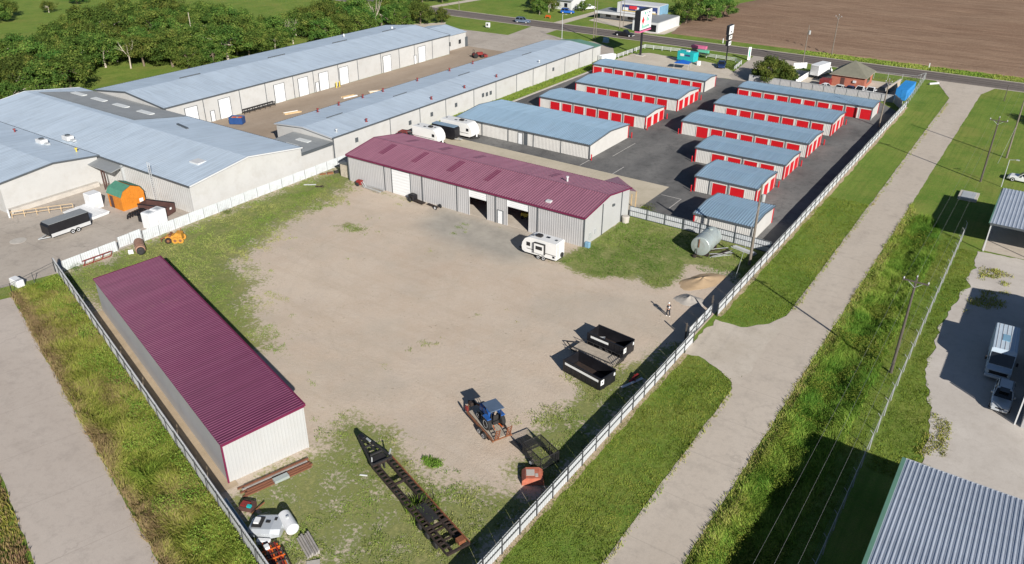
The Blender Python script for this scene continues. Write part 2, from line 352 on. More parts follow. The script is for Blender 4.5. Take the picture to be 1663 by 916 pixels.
    def build(s, name, mat, parent=None, org=None, smooth=False, kind=None, label=None, mesh_name=None):
        me = bpy.data.meshes.new(mesh_name or name)
        v = s.v
        if org is not None: v = [(a - org[0], b - org[1], c - org[2]) for a, b, c in v]
        me.from_pydata(v, [], s.f); me.update()
        if smooth: me.polygons.foreach_set('use_smooth', [True] * len(me.polygons))
        me.materials.append(M[mat] if isinstance(mat, str) else mat)
        return link(name, me, parent, kind, label)
def link(name, me, parent=None, kind=None, label=None, loc=None, rz=None):
    o = bpy.data.objects.new(name, me); COL.objects.link(o)
    if parent: o.parent = parent
    if kind: o['kind'] = kind
    if label: o['label'] = label
    if loc: o.location = loc
    if rz is not None: o.rotation_euler = (0, 0, rz)
    return o
def thing(name, label, cat, loc=(0, 0, 0), rz=0, group=None):
    o = bpy.data.objects.new(name, None); COL.objects.link(o); o.location = loc; o.rotation_euler = (0, 0, rz); o.empty_display_size = .3
    o['label'] = label; o['category'] = cat
    if group: o['group'] = group
    return o
def tag(o, label, cat, group=None):
    o['label'] = label; o['category'] = cat
    if group: o['group'] = group
    return o
def copy_tree(o, parent=None):
    c = o.copy(); COL.objects.link(c); c.parent = parent
    for ch in list(o.children): copy_tree(ch, c)
    return c
def struct(name, mb, mat): return mb.build(name, mat, kind='structure')
def bulk(name, V, Fq, mat, tint=None, parent=None, kind=None):
    # V (n,3); Fq (m,k) faces; tint per-vertex
    me = bpy.data.meshes.new(name); n, m, k = len(V), len(Fq), Fq.shape[1]
    me.vertices.add(n); me.vertices.foreach_set('co', np.ascontiguousarray(V, dtype=np.float32).ravel())
    me.loops.add(m * k); me.loops.foreach_set('vertex_index', np.ascontiguousarray(Fq, dtype=np.int32).ravel())
    me.polygons.add(m); me.polygons.foreach_set('loop_start', np.arange(0, m * k, k, dtype=np.int32)); 
    me.update(calc_edges=True)
    if tint is not None:
        a = me.attributes.new('tint', 'FLOAT', 'POINT'); a.data.foreach_set('value', np.ascontiguousarray(tint, dtype=np.float32))
    me.materials.append(M[mat]); return link(name, me, parent, kind)
def vnoise(x, y, s, seed=0):
    x = np.asarray(x, float) / s + seed * 17.3; y = np.asarray(y, float) / s + seed * 7.7
    xi, yi = np.floor(x).astype(int), np.floor(y).astype(int); fx, fy = x - xi, y - yi; fx = fx * fx * (3 - 2 * fx); fy = fy * fy * (3 - 2 * fy)
    h = lambda a, b: (np.sin(a * 127.1 + b * 311.7 + seed) * 43758.5453) % 1.0
    return (h(xi, yi) * (1 - fx) + h(xi + 1, yi) * fx) * (1 - fy) + (h(xi, yi + 1) * (1 - fx) + h(xi + 1, yi + 1) * fx) * fy
def inpoly(x, y, P):
    r = np.zeros(np.shape(x), bool); n = len(P)
    for i in range(n):
        (x1, y1), (x2, y2) = P[i], P[(i + 1) % n]
        c = ((y1 > y) != (y2 > y)) & (x < (x2 - x1) * (y - y1) / (y2 - y1 + 1e-12) + x1); r ^= c
    return r
def sdf(x, y, P):
    d = np.full(np.shape(x), 1e9); n = len(P)
    for i in range(n):
        (x1, y1), (x2, y2) = P[i], P[(i + 1) % n]; ex, ey = x2 - x1, y2 - y1
        t = np.clip(((x - x1) * ex + (y - y1) * ey) / (ex * ex + ey * ey), 0, 1); d = np.minimum(d, np.hypot(x - x1 - t * ex, y - y1 - t * ey))
    return np.where(inpoly(x, y, P), d, -d)
# ------------------------------------------------------------------ setting: ground, roads, lots
def sstep(a, b, x): t = np.clip((x - a) / (b - a), 0, 1); return t * t * (3 - 2 * t)
def ground_z(u, v):
    u = np.asarray(u, float); v = np.asarray(v, float)
    d = .6 * (.5 + .5 * np.cos(np.pi * np.clip((u + 10.3) / 2.7, -1, 1))) * (1 - sstep(116, 130, v)) * sstep(-60, -30, v)
    return -d
def make_ground():
    us = np.unique(np.concatenate([np.linspace(-2500, -300, 12), np.arange(-300, -24, 6.), np.arange(-24, 10, .5), np.arange(10, 120, 6.), np.linspace(120, 2500, 12)]))
    vs_ = np.unique(np.concatenate([np.linspace(-2500, -70, 12), np.arange(-70, 140, 2.), np.arange(140, 400, 10.), np.linspace(400, 3500, 14)]))
    U, V = np.meshgrid(us, vs_); Z = ground_z(U, V); n, m = U.shape
    idx = np.arange(n * m).reshape(n, m)
    F = np.stack([idx[:-1, :-1], idx[:-1, 1:], idx[1:, 1:], idx[1:, :-1]], -1).reshape(-1, 4)
    bulk('ground', np.stack([U.ravel(), V.ravel(), Z.ravel()], 1), F, 'grass', kind='structure')
make_ground()
def ragged(poly, amp, step=.7):
    out = []; n = len(poly)
    for i in range(n):
        (x0, y0), (x1, y1) = poly[i], poly[(i + 1) % n]; L = math.hypot(x1 - x0, y1 - y0); k = max(1, min(400, int(L / step))); nx, ny = (y1 - y0) / L, -(x1 - x0) / L
        for j in range(k):
            t_ = j / k; px, py = x0 + (x1 - x0) * t_, y0 + (y1 - y0) * t_; o = amp * (2 * float(vnoise(px, py, 1.6, 21)) - 1 + .6 * (2 * float(vnoise(px, py, .6, 22)) - 1)) if j else 0
            out.append((px + nx * o, py + ny * o))
    return out
def sheet(name, poly, z, mat, rag=0):
    if rag: poly = ragged(poly, rag)
    struct(name, MB().add([(x, y, z) for x, y in poly], [tuple(range(len(poly)))]), mat)
E_, N_ = (.9607, -.2775), (.2775, .9607)
LP = lambda s, n: (s * E_[0] + n * N_[0], s * E_[1] + n * N_[1])
lf = lambda u: 41.8 - .2888 * (u + 98.4)          # slanted fence line of the yard
# yard
GRASS = [([(-98, 96), (-89.5, 91), (-86.5, 79), (-85.5, 69), (-81.5, 58), (-74, 54), (-68.5, 49), (-61, 45.5), (-66, 40), (-98, 38)], .88, 4.5),
         ([(-46.5, 37), (-48.5, 41.5), (-44.5, 43.5), (-40, 42.5), (-36.5, 40.0), (-31.5, 41.5), (-28, 43), (-25, 44), (-25, 12), (-49, 15), (-48, 28)], .70, 2.4),
         ([(-30, 43), (-31.8, 48.5), (-32.2, 52), (-31.0, 57), (-33.5, 58.8), (-31, 62.5), (-28.8, 66), (-28.4, 70.5), (-25, 71.5), (-25, 43)], .74, 1.8),
         ([(-47.5, 87), (-48.5, 80.5), (-42, 79.2), (-37, 82.5), (-33.5, 81), (-32.5, 83), (-33, 90), (-27, 91), (-25, 86), (-25, 106), (-48, 106)], 1.0, 1.5),
         ([(-80, 71.8), (-75, 72), (-75, 74.4), (-79.5, 74.2)], .75, 1.2), ([(-36.8, 40.4), (-35.5, 40.4), (-35.5, 41.5), (-36.8, 41.5)], 1.1, .5),
         ([(-92, 86), (-82, 84.5), (-78, 85.2), (-78, 86.4), (-92, 86.9)], .5, 1.0)]
def yard_grass(U, V):
    g = np.zeros(np.shape(U))
    for P, amt, soft in GRASS: g = np.maximum(g, amt * np.clip(.5 + sdf(U, V, P) / (2 * soft), 0, 1))
    return g
def make_yard():
    us = np.arange(-97.6, -25.1, .6); ts = np.linspace(0, 1, 150)
    U = np.repeat(us[None], len(ts), 0); lo = lf(us)[None]; hi = np.where(us < -47, 99.8, 99.6)[None]; V = lo + (hi - lo) * ts[:, None]
    Z = np.full(U.shape, .006) + .05 * vnoise(U, V, 4, 3) * sstep(0, 2, V - lo) * sstep(0, 2, -25.4 - U)
    n, m = U.shape; idx = np.arange(n * m).reshape(n, m); F = np.stack([idx[:-1, :-1], idx[:-1, 1:], idx[1:, 1:], idx[1:, :-1]], -1).reshape(-1, 4)
    o = bulk('yard_ground', np.stack([U.ravel(), V.ravel(), Z.ravel()], 1), F, 'yard_dirt', kind='structure')
    a = o.data.attributes.new('grass', 'FLOAT', 'POINT'); a.data.foreach_set('value', yard_grass(U, V).ravel().astype(np.float32))
    gv = .9 * np.clip(.5 + sdf(U, V, [(-70, 79), (-66, 77.5), (-54, 77), (-50, 79), (-52, 86.5), (-72, 86.5)]) / 4, 0, 1)
    a = o.data.attributes.new('gravel', 'FLOAT', 'POINT'); a.data.foreach_set('value', gv.ravel().astype(np.float32))
make_yard()
sheet('warehouse_lot', [(-97.7, 100), (-97.7, 42.0), (-99.4, 36.3), (-102, 28), (-200, 28), (-200, 64.5), (-136.5, 64.5), (-136.5, 100)], .012, 'yard_concrete')
sheet('dock_driveway', [(-136.3, 84), (-113.5, 84), (-113.5, 181), (-139.2, 181), (-139.2, 170), (-136.3, 170)], .016, 'dock_drive')
sheet('north_lot', [(-162, 181), (-113.5, 181), (-104, 189), (-98, 188), (-98, 192), (-104.5, 203), (-112.7, 207.3), (-121, 205.2), (-130.5, 209), (-130.9, 216.7), (-140.2, 216.7), (-138.4, 200.5), (-158, 199.3), (-165, 194)], .02, 'yard_concrete')
sheet('storage_lot', [(-95.8, 114.3), (-47, 114.1), (-47, 104.6), (-40, 101.2), (-25.5, 100), (-25.5, 181.5), (-31, 188.2), (-58, 188.2), (-64, 190), (-64, 188), (-95.8, 188)], .024, 'asphalt_lot')
sheet('concrete_apron', [(-100.8, 100), (-47, 100), (-47, 114.1), (-100.8, 114.3)], .028, 'strip_concrete')
struct('kerb', MB().box(-96.3, -95.8, 118, 187, 0, .14), 'concrete_old')
# the two concrete lanes
sheet('side_road', [(-18.2, -120), (-13.35, -120), (-13.35, 208), (-11.2, 216.6), (-24.2, 216.6), (-18.7, 200.5)], .03, 'road_concrete', .07)
sheet('gate_driveway', [(-25.0, 69.9), (-23.6, 70.3), (-21.3, 69.3), (-18.9, 67.6), (-18.15, 66.4), (-18.15, 84.6), (-19.6, 81.2), (-22, 78.6), (-25.0, 78.6)], .034, 'tan_drive', .28)
sheet('left_lane', [LP(-103.2, -.25), LP(120, -.25), LP(120, 7.0), LP(-102.2, 7.0)], .018, 'lane_concrete', .1)
sheet('highway', [(-900, 216.5), (900, 216.5), (900, 225.2), (-900, 225.2)], .04, 'highway_asphalt')
sheet('road_shoulder', [(-900, 215.9), (900, 215.9), (900, 225.9), (-900, 225.9)], .022, 'tan_drive')
sheet('corner_lot', [(-97.2, 188), (-96.8, 199), (-93.5, 203), (-74, 201.8), (-67.5, 196.5), (-64.5, 192), (-64, 188)], .032, 'pale_gravel', .3)
sheet('entrance_drive', [(-66.5, 191.5), (-69, 216.6), (-54.5, 216.6), (-55.6, 208), (-57, 193), (-58, 188.1), (-64.1, 188.1)], .036, 'yard_concrete')
sheet('brick_house_yard', [(-56, 189.5), (-28, 190), (-28.4, 206), (-31, 207), (-55, 207.5)], .026, 'pale_gravel')
sheet('gravel_lot', [(-2.6, 116.3), (-2.2, 103.6), (-3.2, 96), (-3.3, 89), (-2.9, 80), (-1.4, 74), (-.8, 69.2), (-.6, 62), (40, 62), (40, 117), (2, 117)], .03, 'gravel_lot', .4)
sheet('farm_driveway', [(-138.2, 225.3), (-134.6, 225.3), (-134, 262), (-137.4, 262)], .03, 'pale_gravel')
sheet('side_drive', [(-190, 225.6), (-186.6, 225.6), (-182, 262), (-185.8, 262)], .03, 'pale_gravel')
sheet('tree_lane', [(-166, 205.6), (-162, 200), (-176, 186), (-179.5, 188)], .03, 'pale_gravel')
sheet('red_soil_patch', [(-165, 199), (-160, 190), (-160, 183), (-168, 187)], .034, 'dry_soil')
sheet('store_apron', [(-131, 236), (-104.5, 227.2), (-101, 229), (-101, 246), (-131, 246)], .028, 'pale_gravel')
struct('lot_marking', MB().box(-43.35, -43.23, 105.9, 110.3, .02, .029).box(-46.6, -43.2, 110.3, 110.42, .02, .029).box(-64, -63.86, 114.6, 118, .02, .029).box(-57.4, -57.26, 114.2, 118.3, .02, .029).box(-56, -55.86, 146.5, 152.5, .02, .029).box(-60.5, -60.36, 181.5, 187.5, .02, .029).box(-61.6, -61.5, 122, 131, .02, .029), 'line_paint')
struct('manhole_cover', MB().lathe([(.01, 1.05), (.035, 1.05), (.04, .9)], (-111.6, 43.6, 0), n=20), 'concrete_old')
sheet('fence_base_soil', [(-25.3, 14), (-24.72, 14), (-24.72, 70), (-25.3, 70)], .010, 'dry_soil', .16)
sheet('fence_base_soil', [(-25.3, 79.6), (-24.75, 79.6), (-24.75, 187), (-25.3, 187)], .010, 'dry_soil', .16)
# ploughed field: real furrows
def make_field():
    vs_ = np.concatenate([np.arange(231.4, 420, .42), np.arange(420, 700, 2.5)]); left = np.interp(vs_, [231, 250, 278, 310, 400, 700], [-100, -104.5, -107.5, -101, -96, -60])
    ts = np.concatenate([np.linspace(0, .5, 60), np.linspace(.52, 1, 14)]); U = left[:, None] + ts[None] * (420 - left[:, None]); V = np.repeat(vs_[:, None], len(ts), 1)
    V = V + .0
    Z = .06 + .16 * np.sin(V * 2 * np.pi / 1.68 + .6 * vnoise(U, V, 14, 2)) * (V < 420) + .28 * vnoise(U, V, 2.2, 5) + .25 * (vnoise(U, V, 11, 6) - .3)
    Z = np.maximum(Z, .02); Z[0] = .012; Z[:, 0] = .012
    n, m = U.shape; idx = np.arange(n * m).reshape(n, m); F = np.stack([idx[:-1, :-1], idx[:-1, 1:], idx[1:, 1:], idx[1:, :-1]], -1).reshape(-1, 4)
    bulk('ploughed_field', np.stack([U.ravel(), V.ravel(), Z.ravel()], 1), F, 'ploughed_soil', kind='structure')
make_field()

# ------------------------------------------------------------------ buildings
def gable_walls(mb_front, a0, a1, b, h, P, openings, out, pitch, rib):
    # eave wall at b from a0 to a1 with openings [(s,e,z0,z1)] left out
    ops = sorted(openings); cur = a0
    def seg(x0, x1, z0, z1):
        if x1 - x0 < .02 or z1 - z0 < .02: return
        mb_front.ribs(P(x0, b, z0), P(x1, b, z0), P(x1, b, z1), P(x0, b, z1), pitch, rib, out)
    for s, e, z0, z1 in ops:
        seg(cur, s, 0, h); seg(s, e, z1, h); seg(s, e, 0, z0); cur = e
    seg(cur, a1, 0, h)
def gable_building(name, label, cat, axis, a0, a1, b0, b1, h, hr, roof, wall, group=None, ridge=None, pitch=.45, rib=.03, wrib=.03, wpitch=.4, ov=.18, trim='trim_dark', openings=(), end_wall=None, h1=None, gable_trim=None, cap=True):
    """axis 'u': ridge runs along X (a=x, b=y); 'v': ridge runs along Y"""
    P = (lambda a, b, z: (a, b, z)) if axis == 'u' else (lambda a, b, z: (b, a, z))
    org = P((a0 + a1) / 2, (b0 + b1) / 2, 0); t = thing(name, label, cat, org, 0, group)
    rb = (b0 + b1) / 2 if ridge is None else ridge; h1 = h if h1 is None else h1
    o0 = P(0, -1, 0); o1 = P(0, 1, 0)
    for b, out, key, hh in ((b0, o0, 'b0', h), (b1, o1, 'b1', h1)):
        mb = MB(); gable_walls(mb, a0, a1, b, hh, P, [o[1:] for o in openings if o[0] == key], out, wpitch, wrib); mb.build('wall', wall, t, org)
    for a, s in ((a0, -1), (a1, 1)):
        mb = MB()
        mb.quad(P(a, b0, 0), P(a, b1, 0), P(a, b1, h1), P(a, rb, hr), P(a, b0, h)); mb.build('gable_wall', end_wall or wall, t, org)
    for b, hh, s in ((b0, h, -1), (b1, h1, 1)):
        k = (hr - hh) / abs(rb - b); be = b + s * ov; ze = hh - k * ov
        mb = MB(); mb.ribs(P(a0 - ov, be, ze + .06), P(a1 + ov, be, ze + .06), P(a1 + ov, rb, hr + .06), P(a0 - ov, rb, hr + .06), pitch, rib, (0, 0, 1))
        mb.quad(P(a0 - ov, be, ze), P(a1 + ov, be, ze), P(a1 + ov, rb, hr), P(a0 - ov, rb, hr))
        mb.build('roof_slope', roof, t, org)
        mb = MB(); x0, y0, z0 = P(a0 - ov - .03, min(be, be + s * .14), ze - .14); x1, y1, z1 = P(a1 + ov + .03, max(be, be + s * .14), ze + .075); mb.box(x0, x1, y0, y1, z0, z1); mb.build('gutter', trim, t, org)
        mb = MB()
        for a in (a0 - ov - .05, a1 + ov + .05): MB().bar(P(a, be, ze + .01), P(a, rb, hr + .01), .08, .2).build('rake_trim', gable_trim or trim, t, org)
    if cap: MB().bar(P(a0 - ov, rb, hr + .09), P(a1 + ov, rb, hr + .09), .3, .05).build('ridge_cap', roof, t, org)
    return t, P, org
DOORMESH = {}
def door_mesh(wd, ht, axis, sgn, mat, pitch=.2):
    key = (round(wd, 2), round(ht, 2), axis, sgn, mat)
    if key not in DOORMESH:
        mb = MB(); a, d = (0, 1, 0), sgn * .05
        P = (lambda s, d, z: (s, d, z)) if axis == 'u' else (lambda s, d, z: (d, s, z))
        mb.ribs(P(-wd / 2, d, .02), P(-wd / 2, d, ht), P(wd / 2, d, ht), P(wd / 2, d, .02), pitch, .018, P(0, sgn, 0), .3)
        me = bpy.data.meshes.new('roller_door'); me.from_pydata(mb.v, [], mb.f); me.materials.append(M[mat])
        fr = MB()
        for s in (-1, 1): x0, y0, z0 = P(s * wd / 2 - .06, min(0, sgn * .09), 0); x1, y1, z1 = P(s * wd / 2 + .06, max(0, sgn * .09), ht + .08); fr.box(min(x0, x1), max(x0, x1), min(y0, y1), max(y0, y1), z0, z1)
        x0, y0, z0 = P(-wd / 2 + .06, min(0, sgn * .088), ht); x1, y1, z1 = P(wd / 2 - .06, max(0, sgn * .088), ht + .075); fr.box(x0, x1, y0, y1, z0, z1)
        fm = bpy.data.meshes.new('door_frame'); fm.from_pydata(fr.v, [], fr.f); fm.materials.append(M['storage_wall'] if mat != 'door_white' else M['trim_dark'])
        DOORMESH[key] = (me, fm)
    return DOORMESH[key]
def add_door(t, org, axis, sgn, a, b, wd, ht, mat, z=0, name='roller_door', pitch=.2):
    me, fm = door_mesh(wd, ht, axis, sgn, mat, pitch); x, y = (a, b) if axis == 'u' else (b, a)
    o = link(name, me, t, loc=(x - org[0], y - org[1], z)); f_ = link('door_frame', fm, o); return o

# --- self-storage rows
SPOT = {'L1': 'farthest storage row of the left column, beside the pale gravel corner lot', 'L2': 'second farthest storage row of the left column, four red doors on its end',
        'L3': 'third storage row of the left column, three red doors on its end', 'L4': 'wide blue-roofed storage building without red front doors behind the maroon workshop',
        'R1': 'farthest storage row of the right column, in front of the brick house yard', 'R2': 'second farthest storage row of the right column, red doors along front and end',
        'R3': 'third farthest storage row of the right column, long with one tall red door', 'R4': 'medium storage row of the right column, fourth from the highway',
        'R5': 'short storage building with two broad red front doors, second nearest of the right column', 'R6': 'small doorless blue-roofed storage building nearest the galvanised tank'}
D2 = lambda a, n: [a + i * 2.86 for i in range(n)]
rows = [('L1', -94, -65.3, 172.8, 179.3, D2(-92.7, 9) + [-67.1], []), ('L2', -88.5, -64, 155.1, 166.1, D2(-84.6, 7), [156.8, 159.6, 162.4, 165.0]),
        ('L3', -88.5, -64, 140.1, 148.4, D2(-84.7, 7), [141.6, 144.5, 147.2]), ('L4', -93.5, -64.2, 118.3, 133.1, [], []),
        ('R1', -57.3, -29.2, 172.3, 178.4, D2(-56.0, 10), []), ('R2', -56.6, -33, 156.7, 165.7, D2(-52.8, 7), [158.2, 161.1, 164.0]),
        ('R3', -57, -33.1, 141.4, 150.1, D2(-52.8, 7), [143, 145.8, 148.6]), ('R4', -48.5, -33, 128, 136, D2(-44.4, 4), [129.5, 132, 134.5]),
        ('R5', -43, -33.1, 114.8, 123.8, [-39.0, -36.1], [116.3, 119.2, 122.2]), ('R6', -37.2, -28.8, 100.6, 109.6, [], [])]
for n, u0, u1, v0, v1, fd, gd in rows:
    t, P, org = gable_building('storage_building', 'long low ' + SPOT[n] if n not in ('L4', 'R5', 'R6', 'R4') else SPOT[n], 'storage', 'u', u0, u1, v0, v1, 2.6, 2.6 + (v1 - v0) * .045, 'roof_blue', 'storage_wall', 'rows of self-storage units', pitch=.4 if v0 < 130 else .5, rib=.07, wpitch=.3, wrib=.03, ov=.14, cap=False)
    for d in fd: add_door(t, org, 'u', -1, d, v0, 2.35, 2.05, 'door_red')
    for d in gd: add_door(t, org, 'v', 1, d, u1, 2.1, 2.05, 'door_red')
    if n == 'L4':
        for a in (-87.5, -81.5, -75.9, -70): MB().box(a - .06, a + .06, v0 - .1, v0 - .03, 0, 2.6).build('downspout', 'trim_dark', t, org)
        add_door(t, org, 'u', -1, -78.75, v0, 1.0, 2.1, 'door_white', name='walk_door')
        MB().box(-78.0, -77.2, v0 - .05, v0 + .02, 0, 2.4).build('doorway_panel', 'trim_dark', t, org)
    else:
        for a in ([fd[i] + 1.43 for i in range(1, len(fd) - 1, 2)] if len(fd) > 2 else [u0 + 2.2, u1 - 2.2] if not fd else [u0 + 2.4, (fd[0] + fd[1]) / 2]): MB().box(a - .05, a + .05, v0 - .11, v0 - .035, 0, 2.6).build('downspout', 'trim_dark', t, org)
    for a, b in ((u0, v0), (u1, v0), (u1, v1)): MB().box(a - .09, a + .09, b - .09, b + .09, 0, 2.58).build('corner_trim', 'trim_red' if gd or (a, b) != (u1, v0) else 'trim_dark', t, org)
    if gd or n == 'L4': MB().bar((u0 - .5, v0 - .5, .5), (u0 - .5, v0 - .5, .501), .01).build('bollard', 'trim_red', t, org) if False else None
bol = MB().lathe([(0, .11), (1.0, .11), (1.08, .06)], n=10)
bm_ = bpy.data.meshes.new('bollard'); bm_.from_pydata(bol.v, [], bol.f); bm_.materials.append(M['trim_red'])
for (x, y), where in zip([(-57.4, 141.0), (-48.9, 127.6), (-43.4, 114.4), (-63.6, 118.0), (-63.6, 133.5), (-63.4, 148.9), (-63.4, 139.7), (-32.5, 150.5), (-32.5, 136.4), (-32.5, 124.2), (-32.5, 166.1), (-63.4, 166.5)],
        ['left corner of the long row with one tall door', 'left corner of the medium storage row', 'left corner of the short two-door storage building', 'near corner of the wide doorless storage building', 'far corner of the wide doorless storage building', 'far end corner of the three-end-door row', 'near end corner of the three-end-door row', 'far end of the third right row', 'far end of the medium right row', 'far end of the short right building', 'far end of the second right row', 'far end of the four-end-door row']):
    tag(link('bollard', bm_, loc=(x, y, .03)), 'red bollard at the ' + where, 'bollard', 'red bollards guarding storage corners')

# --- long maroon-roofed workshop (open bays)
OPEN = [('b0', -66.5, -63.2, 0, 4.1), ('b0', -59.7, -56.0, 0, 4.0)]
t, P, org = gable_building('workshop', 'long grey ribbed-metal workshop with maroon roof and open bay doors', 'workshop', 'u', -91, -47.1, 86.5, 99.7, 4.45, 5.5, 'maroon_faded_glare', 'ribbed_wall', pitch=.42, rib=.055, wpitch=.36, wrib=.028, ov=.2, trim='maroon_trim', openings=OPEN, end_wall='shed_end')
MB().slab([(-90.9, 86.6), (-47.2, 86.6), (-47.2, 99.6), (-90.9, 99.6)], .03, .07).build('floor', 'tan_drive', t, org)
add_door(t, org, 'u', -1, -79.7, 86.5, 3.8, 4.0, 'door_white', name='bay_door', pitch=.5)
add_door(t, org, 'u', -1, -60.9, 86.5, .95, 2.05, 'door_white', name='walk_door')
for (s, e, z0) in ((-66.5, -63.2, 2.9), (-59.7, -56.0, 3.0)):
    MB().ribs((s, 86.55, z0), (s, 86.55, 4.1), (e, 86.55, 4.1), (e, 86.55, z0), .3, .02, (0, -1, 0), .3).build('raised_door', 'door_white', t, org)
    MB().box(s - .09, s, 86.40, 86.62, 0, 4.2).box(e, e + .09, 86.40, 86.62, 0, 4.2).box(s - .09, e + .09, 86.38, 86.62, 4.1, 4.25).build('door_frame', 'ribbed_wall', t, org)
for a in (-83.1, -75.4, -68.7, -61.7, -54.5): MB().box(a - .05, a + .05, 86.36, 86.43, 0, 4.4).build('downspout', 'trim_dark', t, org)
for a, b in ((-91, 86.5), (-47.1, 86.5)): MB().box(a - .07, a + .07, b - .07, b + .07, 0, 4.4).build('corner_trim', 'trim_dark', t, org)
k5 = (5.5 - 4.45) / 6.6
for x in (-86, -79.2, -72.1, -65.2): MB().quad(*[(a, b, 4.45 + (b - 86.5) * k5 + .10) for a, b in ((x - .55, 88.9), (x + .55, 88.9), (x + .55, 92.4), (x - .55, 92.4))]).build('roof_patch', 'maroon_patch', t, org)
for x in (-85.9, -79, -72, -58): MB().quad(*[(a, b, 5.5 - (b - 93.1) * k5 + .10) for a, b in ((x - .55, 95.2), (x + .55, 95.2), (x + .55, 98), (x - .55, 98))]).build('roof_patch', 'maroon_patch', t, org)
MB().box(-53.95, -53.2, 87.5, 88.1, 4.6, 4.95).build('roof_vent', 'white_metal', t, org)
MB().cyl((-54.7, 94.6, 5.2), (-54.7, 94.6, 6.0), .13).cyl((-54.7, 94.6, 6.0), (-54.7, 94.6, 6.15), .22).build('flue_pipe', 'white_metal', t, org)
for y in (91.5, 97.2): MB().box(-47.05, -46.98, y - .06, y + .06, 0, 4.7).build('downspout', 'trim_dark', t, org)
MB().box(-47.0, -46.85, 94.3, 94.8, 3.4, 3.7).build('wall_lamp', 'trim_dark', t, org)
MB().box(-47.06, -46.97, 87.9, 88.5, .6, 1.5).box(-47.06, -46.9, 89.4, 89.7, 1, 1.6).build('meter_box', 'galv', t, org)
# porch at its back corner
MB().add([(-52.6, 106.6, 2.9), (-47.4, 103.0, 2.7), (-47.2, 99.75, 4.0), (-52.6, 99.75, 4.0)], [(0, 1, 2, 3)]).build('porch_roof', 'maroon_faded_glare', t, org)
for p in ((-47.5, 102.9), (-47.5, 101.4), (-52.5, 106.4)): MB().box(p[0] - .07, p[0] + .07, p[1] - .07, p[1] + .07, 0, 2.8).build('porch_post', 'lumber', t, org)
# things inside the open bays
tag(MB().bbox(-66.2, -64.6, 90.5, 93.5, .12, 1.25, .2).build('covered_boat', 'white_paint'), 'white covered shape inside the left open bay of the workshop', 'boat')
g_ = thing('yellow_loader', 'small yellow machine inside the right open bay of the workshop', 'machine', (-58.9, 90.2, .07), .3)
MB().bbox(-.7, .7, -.45, .45, .3, .9, .08).build('body', 'yellow_paint', g_); MB().box(.7, 1.2, -.5, .5, .1, .5).build('bucket', 'yellow_paint', g_)
for x in (-.45, .45):
    for y in (-.5, .5): MB().cyl((x, y - .08, .26), (x, y + .08, .26), .26, n=12).build('wheel', 'rubber', g_)
g_ = thing('parked_tractor', 'dark red machine deep inside the right open bay of the workshop', 'machine', (-57.9, 94.6, .07), 1.2)
MB().bbox(-1, 1, -.45, .45, .5, 1.3, .1).build('body', 'red_machine', g_)
for x in (-.7, .7):
    for y in (-.6, .6): MB().cyl((x, y - .1, .45), (x, y + .1, .45), .45, n=14).build('wheel', 'rubber', g_)
# small wooden shed by the workshop's left end
t = thing('tool_shed', 'small pale plank shed at the left end of the maroon workshop', 'shed', (-92.4, 88.2, 0))
MB().box(-1.2, 1.2, -1.1, 1.1, 0, 2.3).build('wall', 'lumber', t); MB().prism([(-1.4, 2.3), (1.4, 2.3), (1.4, 3.0), (-1.4, 2.45)], -1.3, 1.3).build('roof', 'trim_dark', t)
for i in range(7): MB().box(-1.19 + i * .34, -.87 + i * .34, -1.13, -1.1, .05, 2.28).build('plank', 'pale_bark', t)

# --- maroon lean-to shed, slanted with the lane
def lean_shed():
    ang = math.atan2(E_[1], E_[0]); t = thing('storage_shed', 'long slanted shed with a ribbed deep-maroon roof and white walls', 'shed', (-48.6, 29.1, 0), ang)
    L, Wd, h0, h1 = -37.2, 7.3, 4.15, 4.7      # local x runs along -> negative is away
    MB().quad((0, 0, 0), (L, 0, 0), (L, 0, h0), (0, 0, h0)).build('wall', 'ribbed_wall', t)
    MB().quad((0, Wd, 0), (L, Wd, 0), (L, Wd, h1), (0, Wd, h1)).build('wall', 'ribbed_wall', t)
    for x, sx in ((0, 1), (L, -1)):
        mb = MB()
        for i in range(8):
            y0, y1 = Wd * i / 8, Wd * (i + 1) / 8; z0, z1 = h0 + (h1 - h0) * i / 8, h0 + (h1 - h0) * (i + 1) / 8; mb.ribs((x, y0, 0), (x, y1, 0), (x, y1, z1), (x, y0, z0), .3, .012, (sx, 0, 0))
        mb.build('end_wall', 'shed_end', t)
    o = .12; k = (h1 - h0) / Wd
    seams = [L - o, L * .82, o]
    for i, (x0, x1) in enumerate(((L - o, L * .80), (L * .80, o))):
        dz = .012 * i
        MB().ribs((x0, -o, h0 - k * o + .05 + dz), (x1, -o, h0 - k * o + .05 + dz), (x1, Wd + o, h1 + k * o + .05 + dz), (x0, Wd + o, h1 + k * o + .05 + dz), .325, .08, (0, 0, 1), .45).quad((x0, -o, h0 - k * o), (x1, -o, h0 - k * o), (x1, Wd + o, h1 + k * o), (x0, Wd + o, h1 + k * o)).build('roof_section', 'maroon', t)
    MB().box(L - o, o, Wd + o, Wd + o + .16, h1 - .12, h1 + .13).build('gutter', 'maroon_trim', t)
    MB().bar((o + .05, -o, h0 - .03), (o + .05, Wd + o, h1 - .03), .07, .2).build('rake_trim', 'maroon_trim', t)
    MB().bar((L - o - .04, -o, h0 - .03), (L - o - .04, Wd + o, h1 - .03), .07, .2).build('rake_trim', 'maroon_trim', t)
    for x, y, h in ((0.02, -.02, h0), (0.02, Wd + .02, h1)): MB().box(x - .07, x + .05, y - .07, y + .07, 0, h - .1).build('corner_trim', 'maroon_trim' if y < 1 else 'shed_end', t)
lean_shed()
sheet('bare_soil_strip', [LP(-92, 13.5), LP(-54, 13.5), LP(-54, 15.0), LP(-92, 15.0)], .075, 'dry_soil')

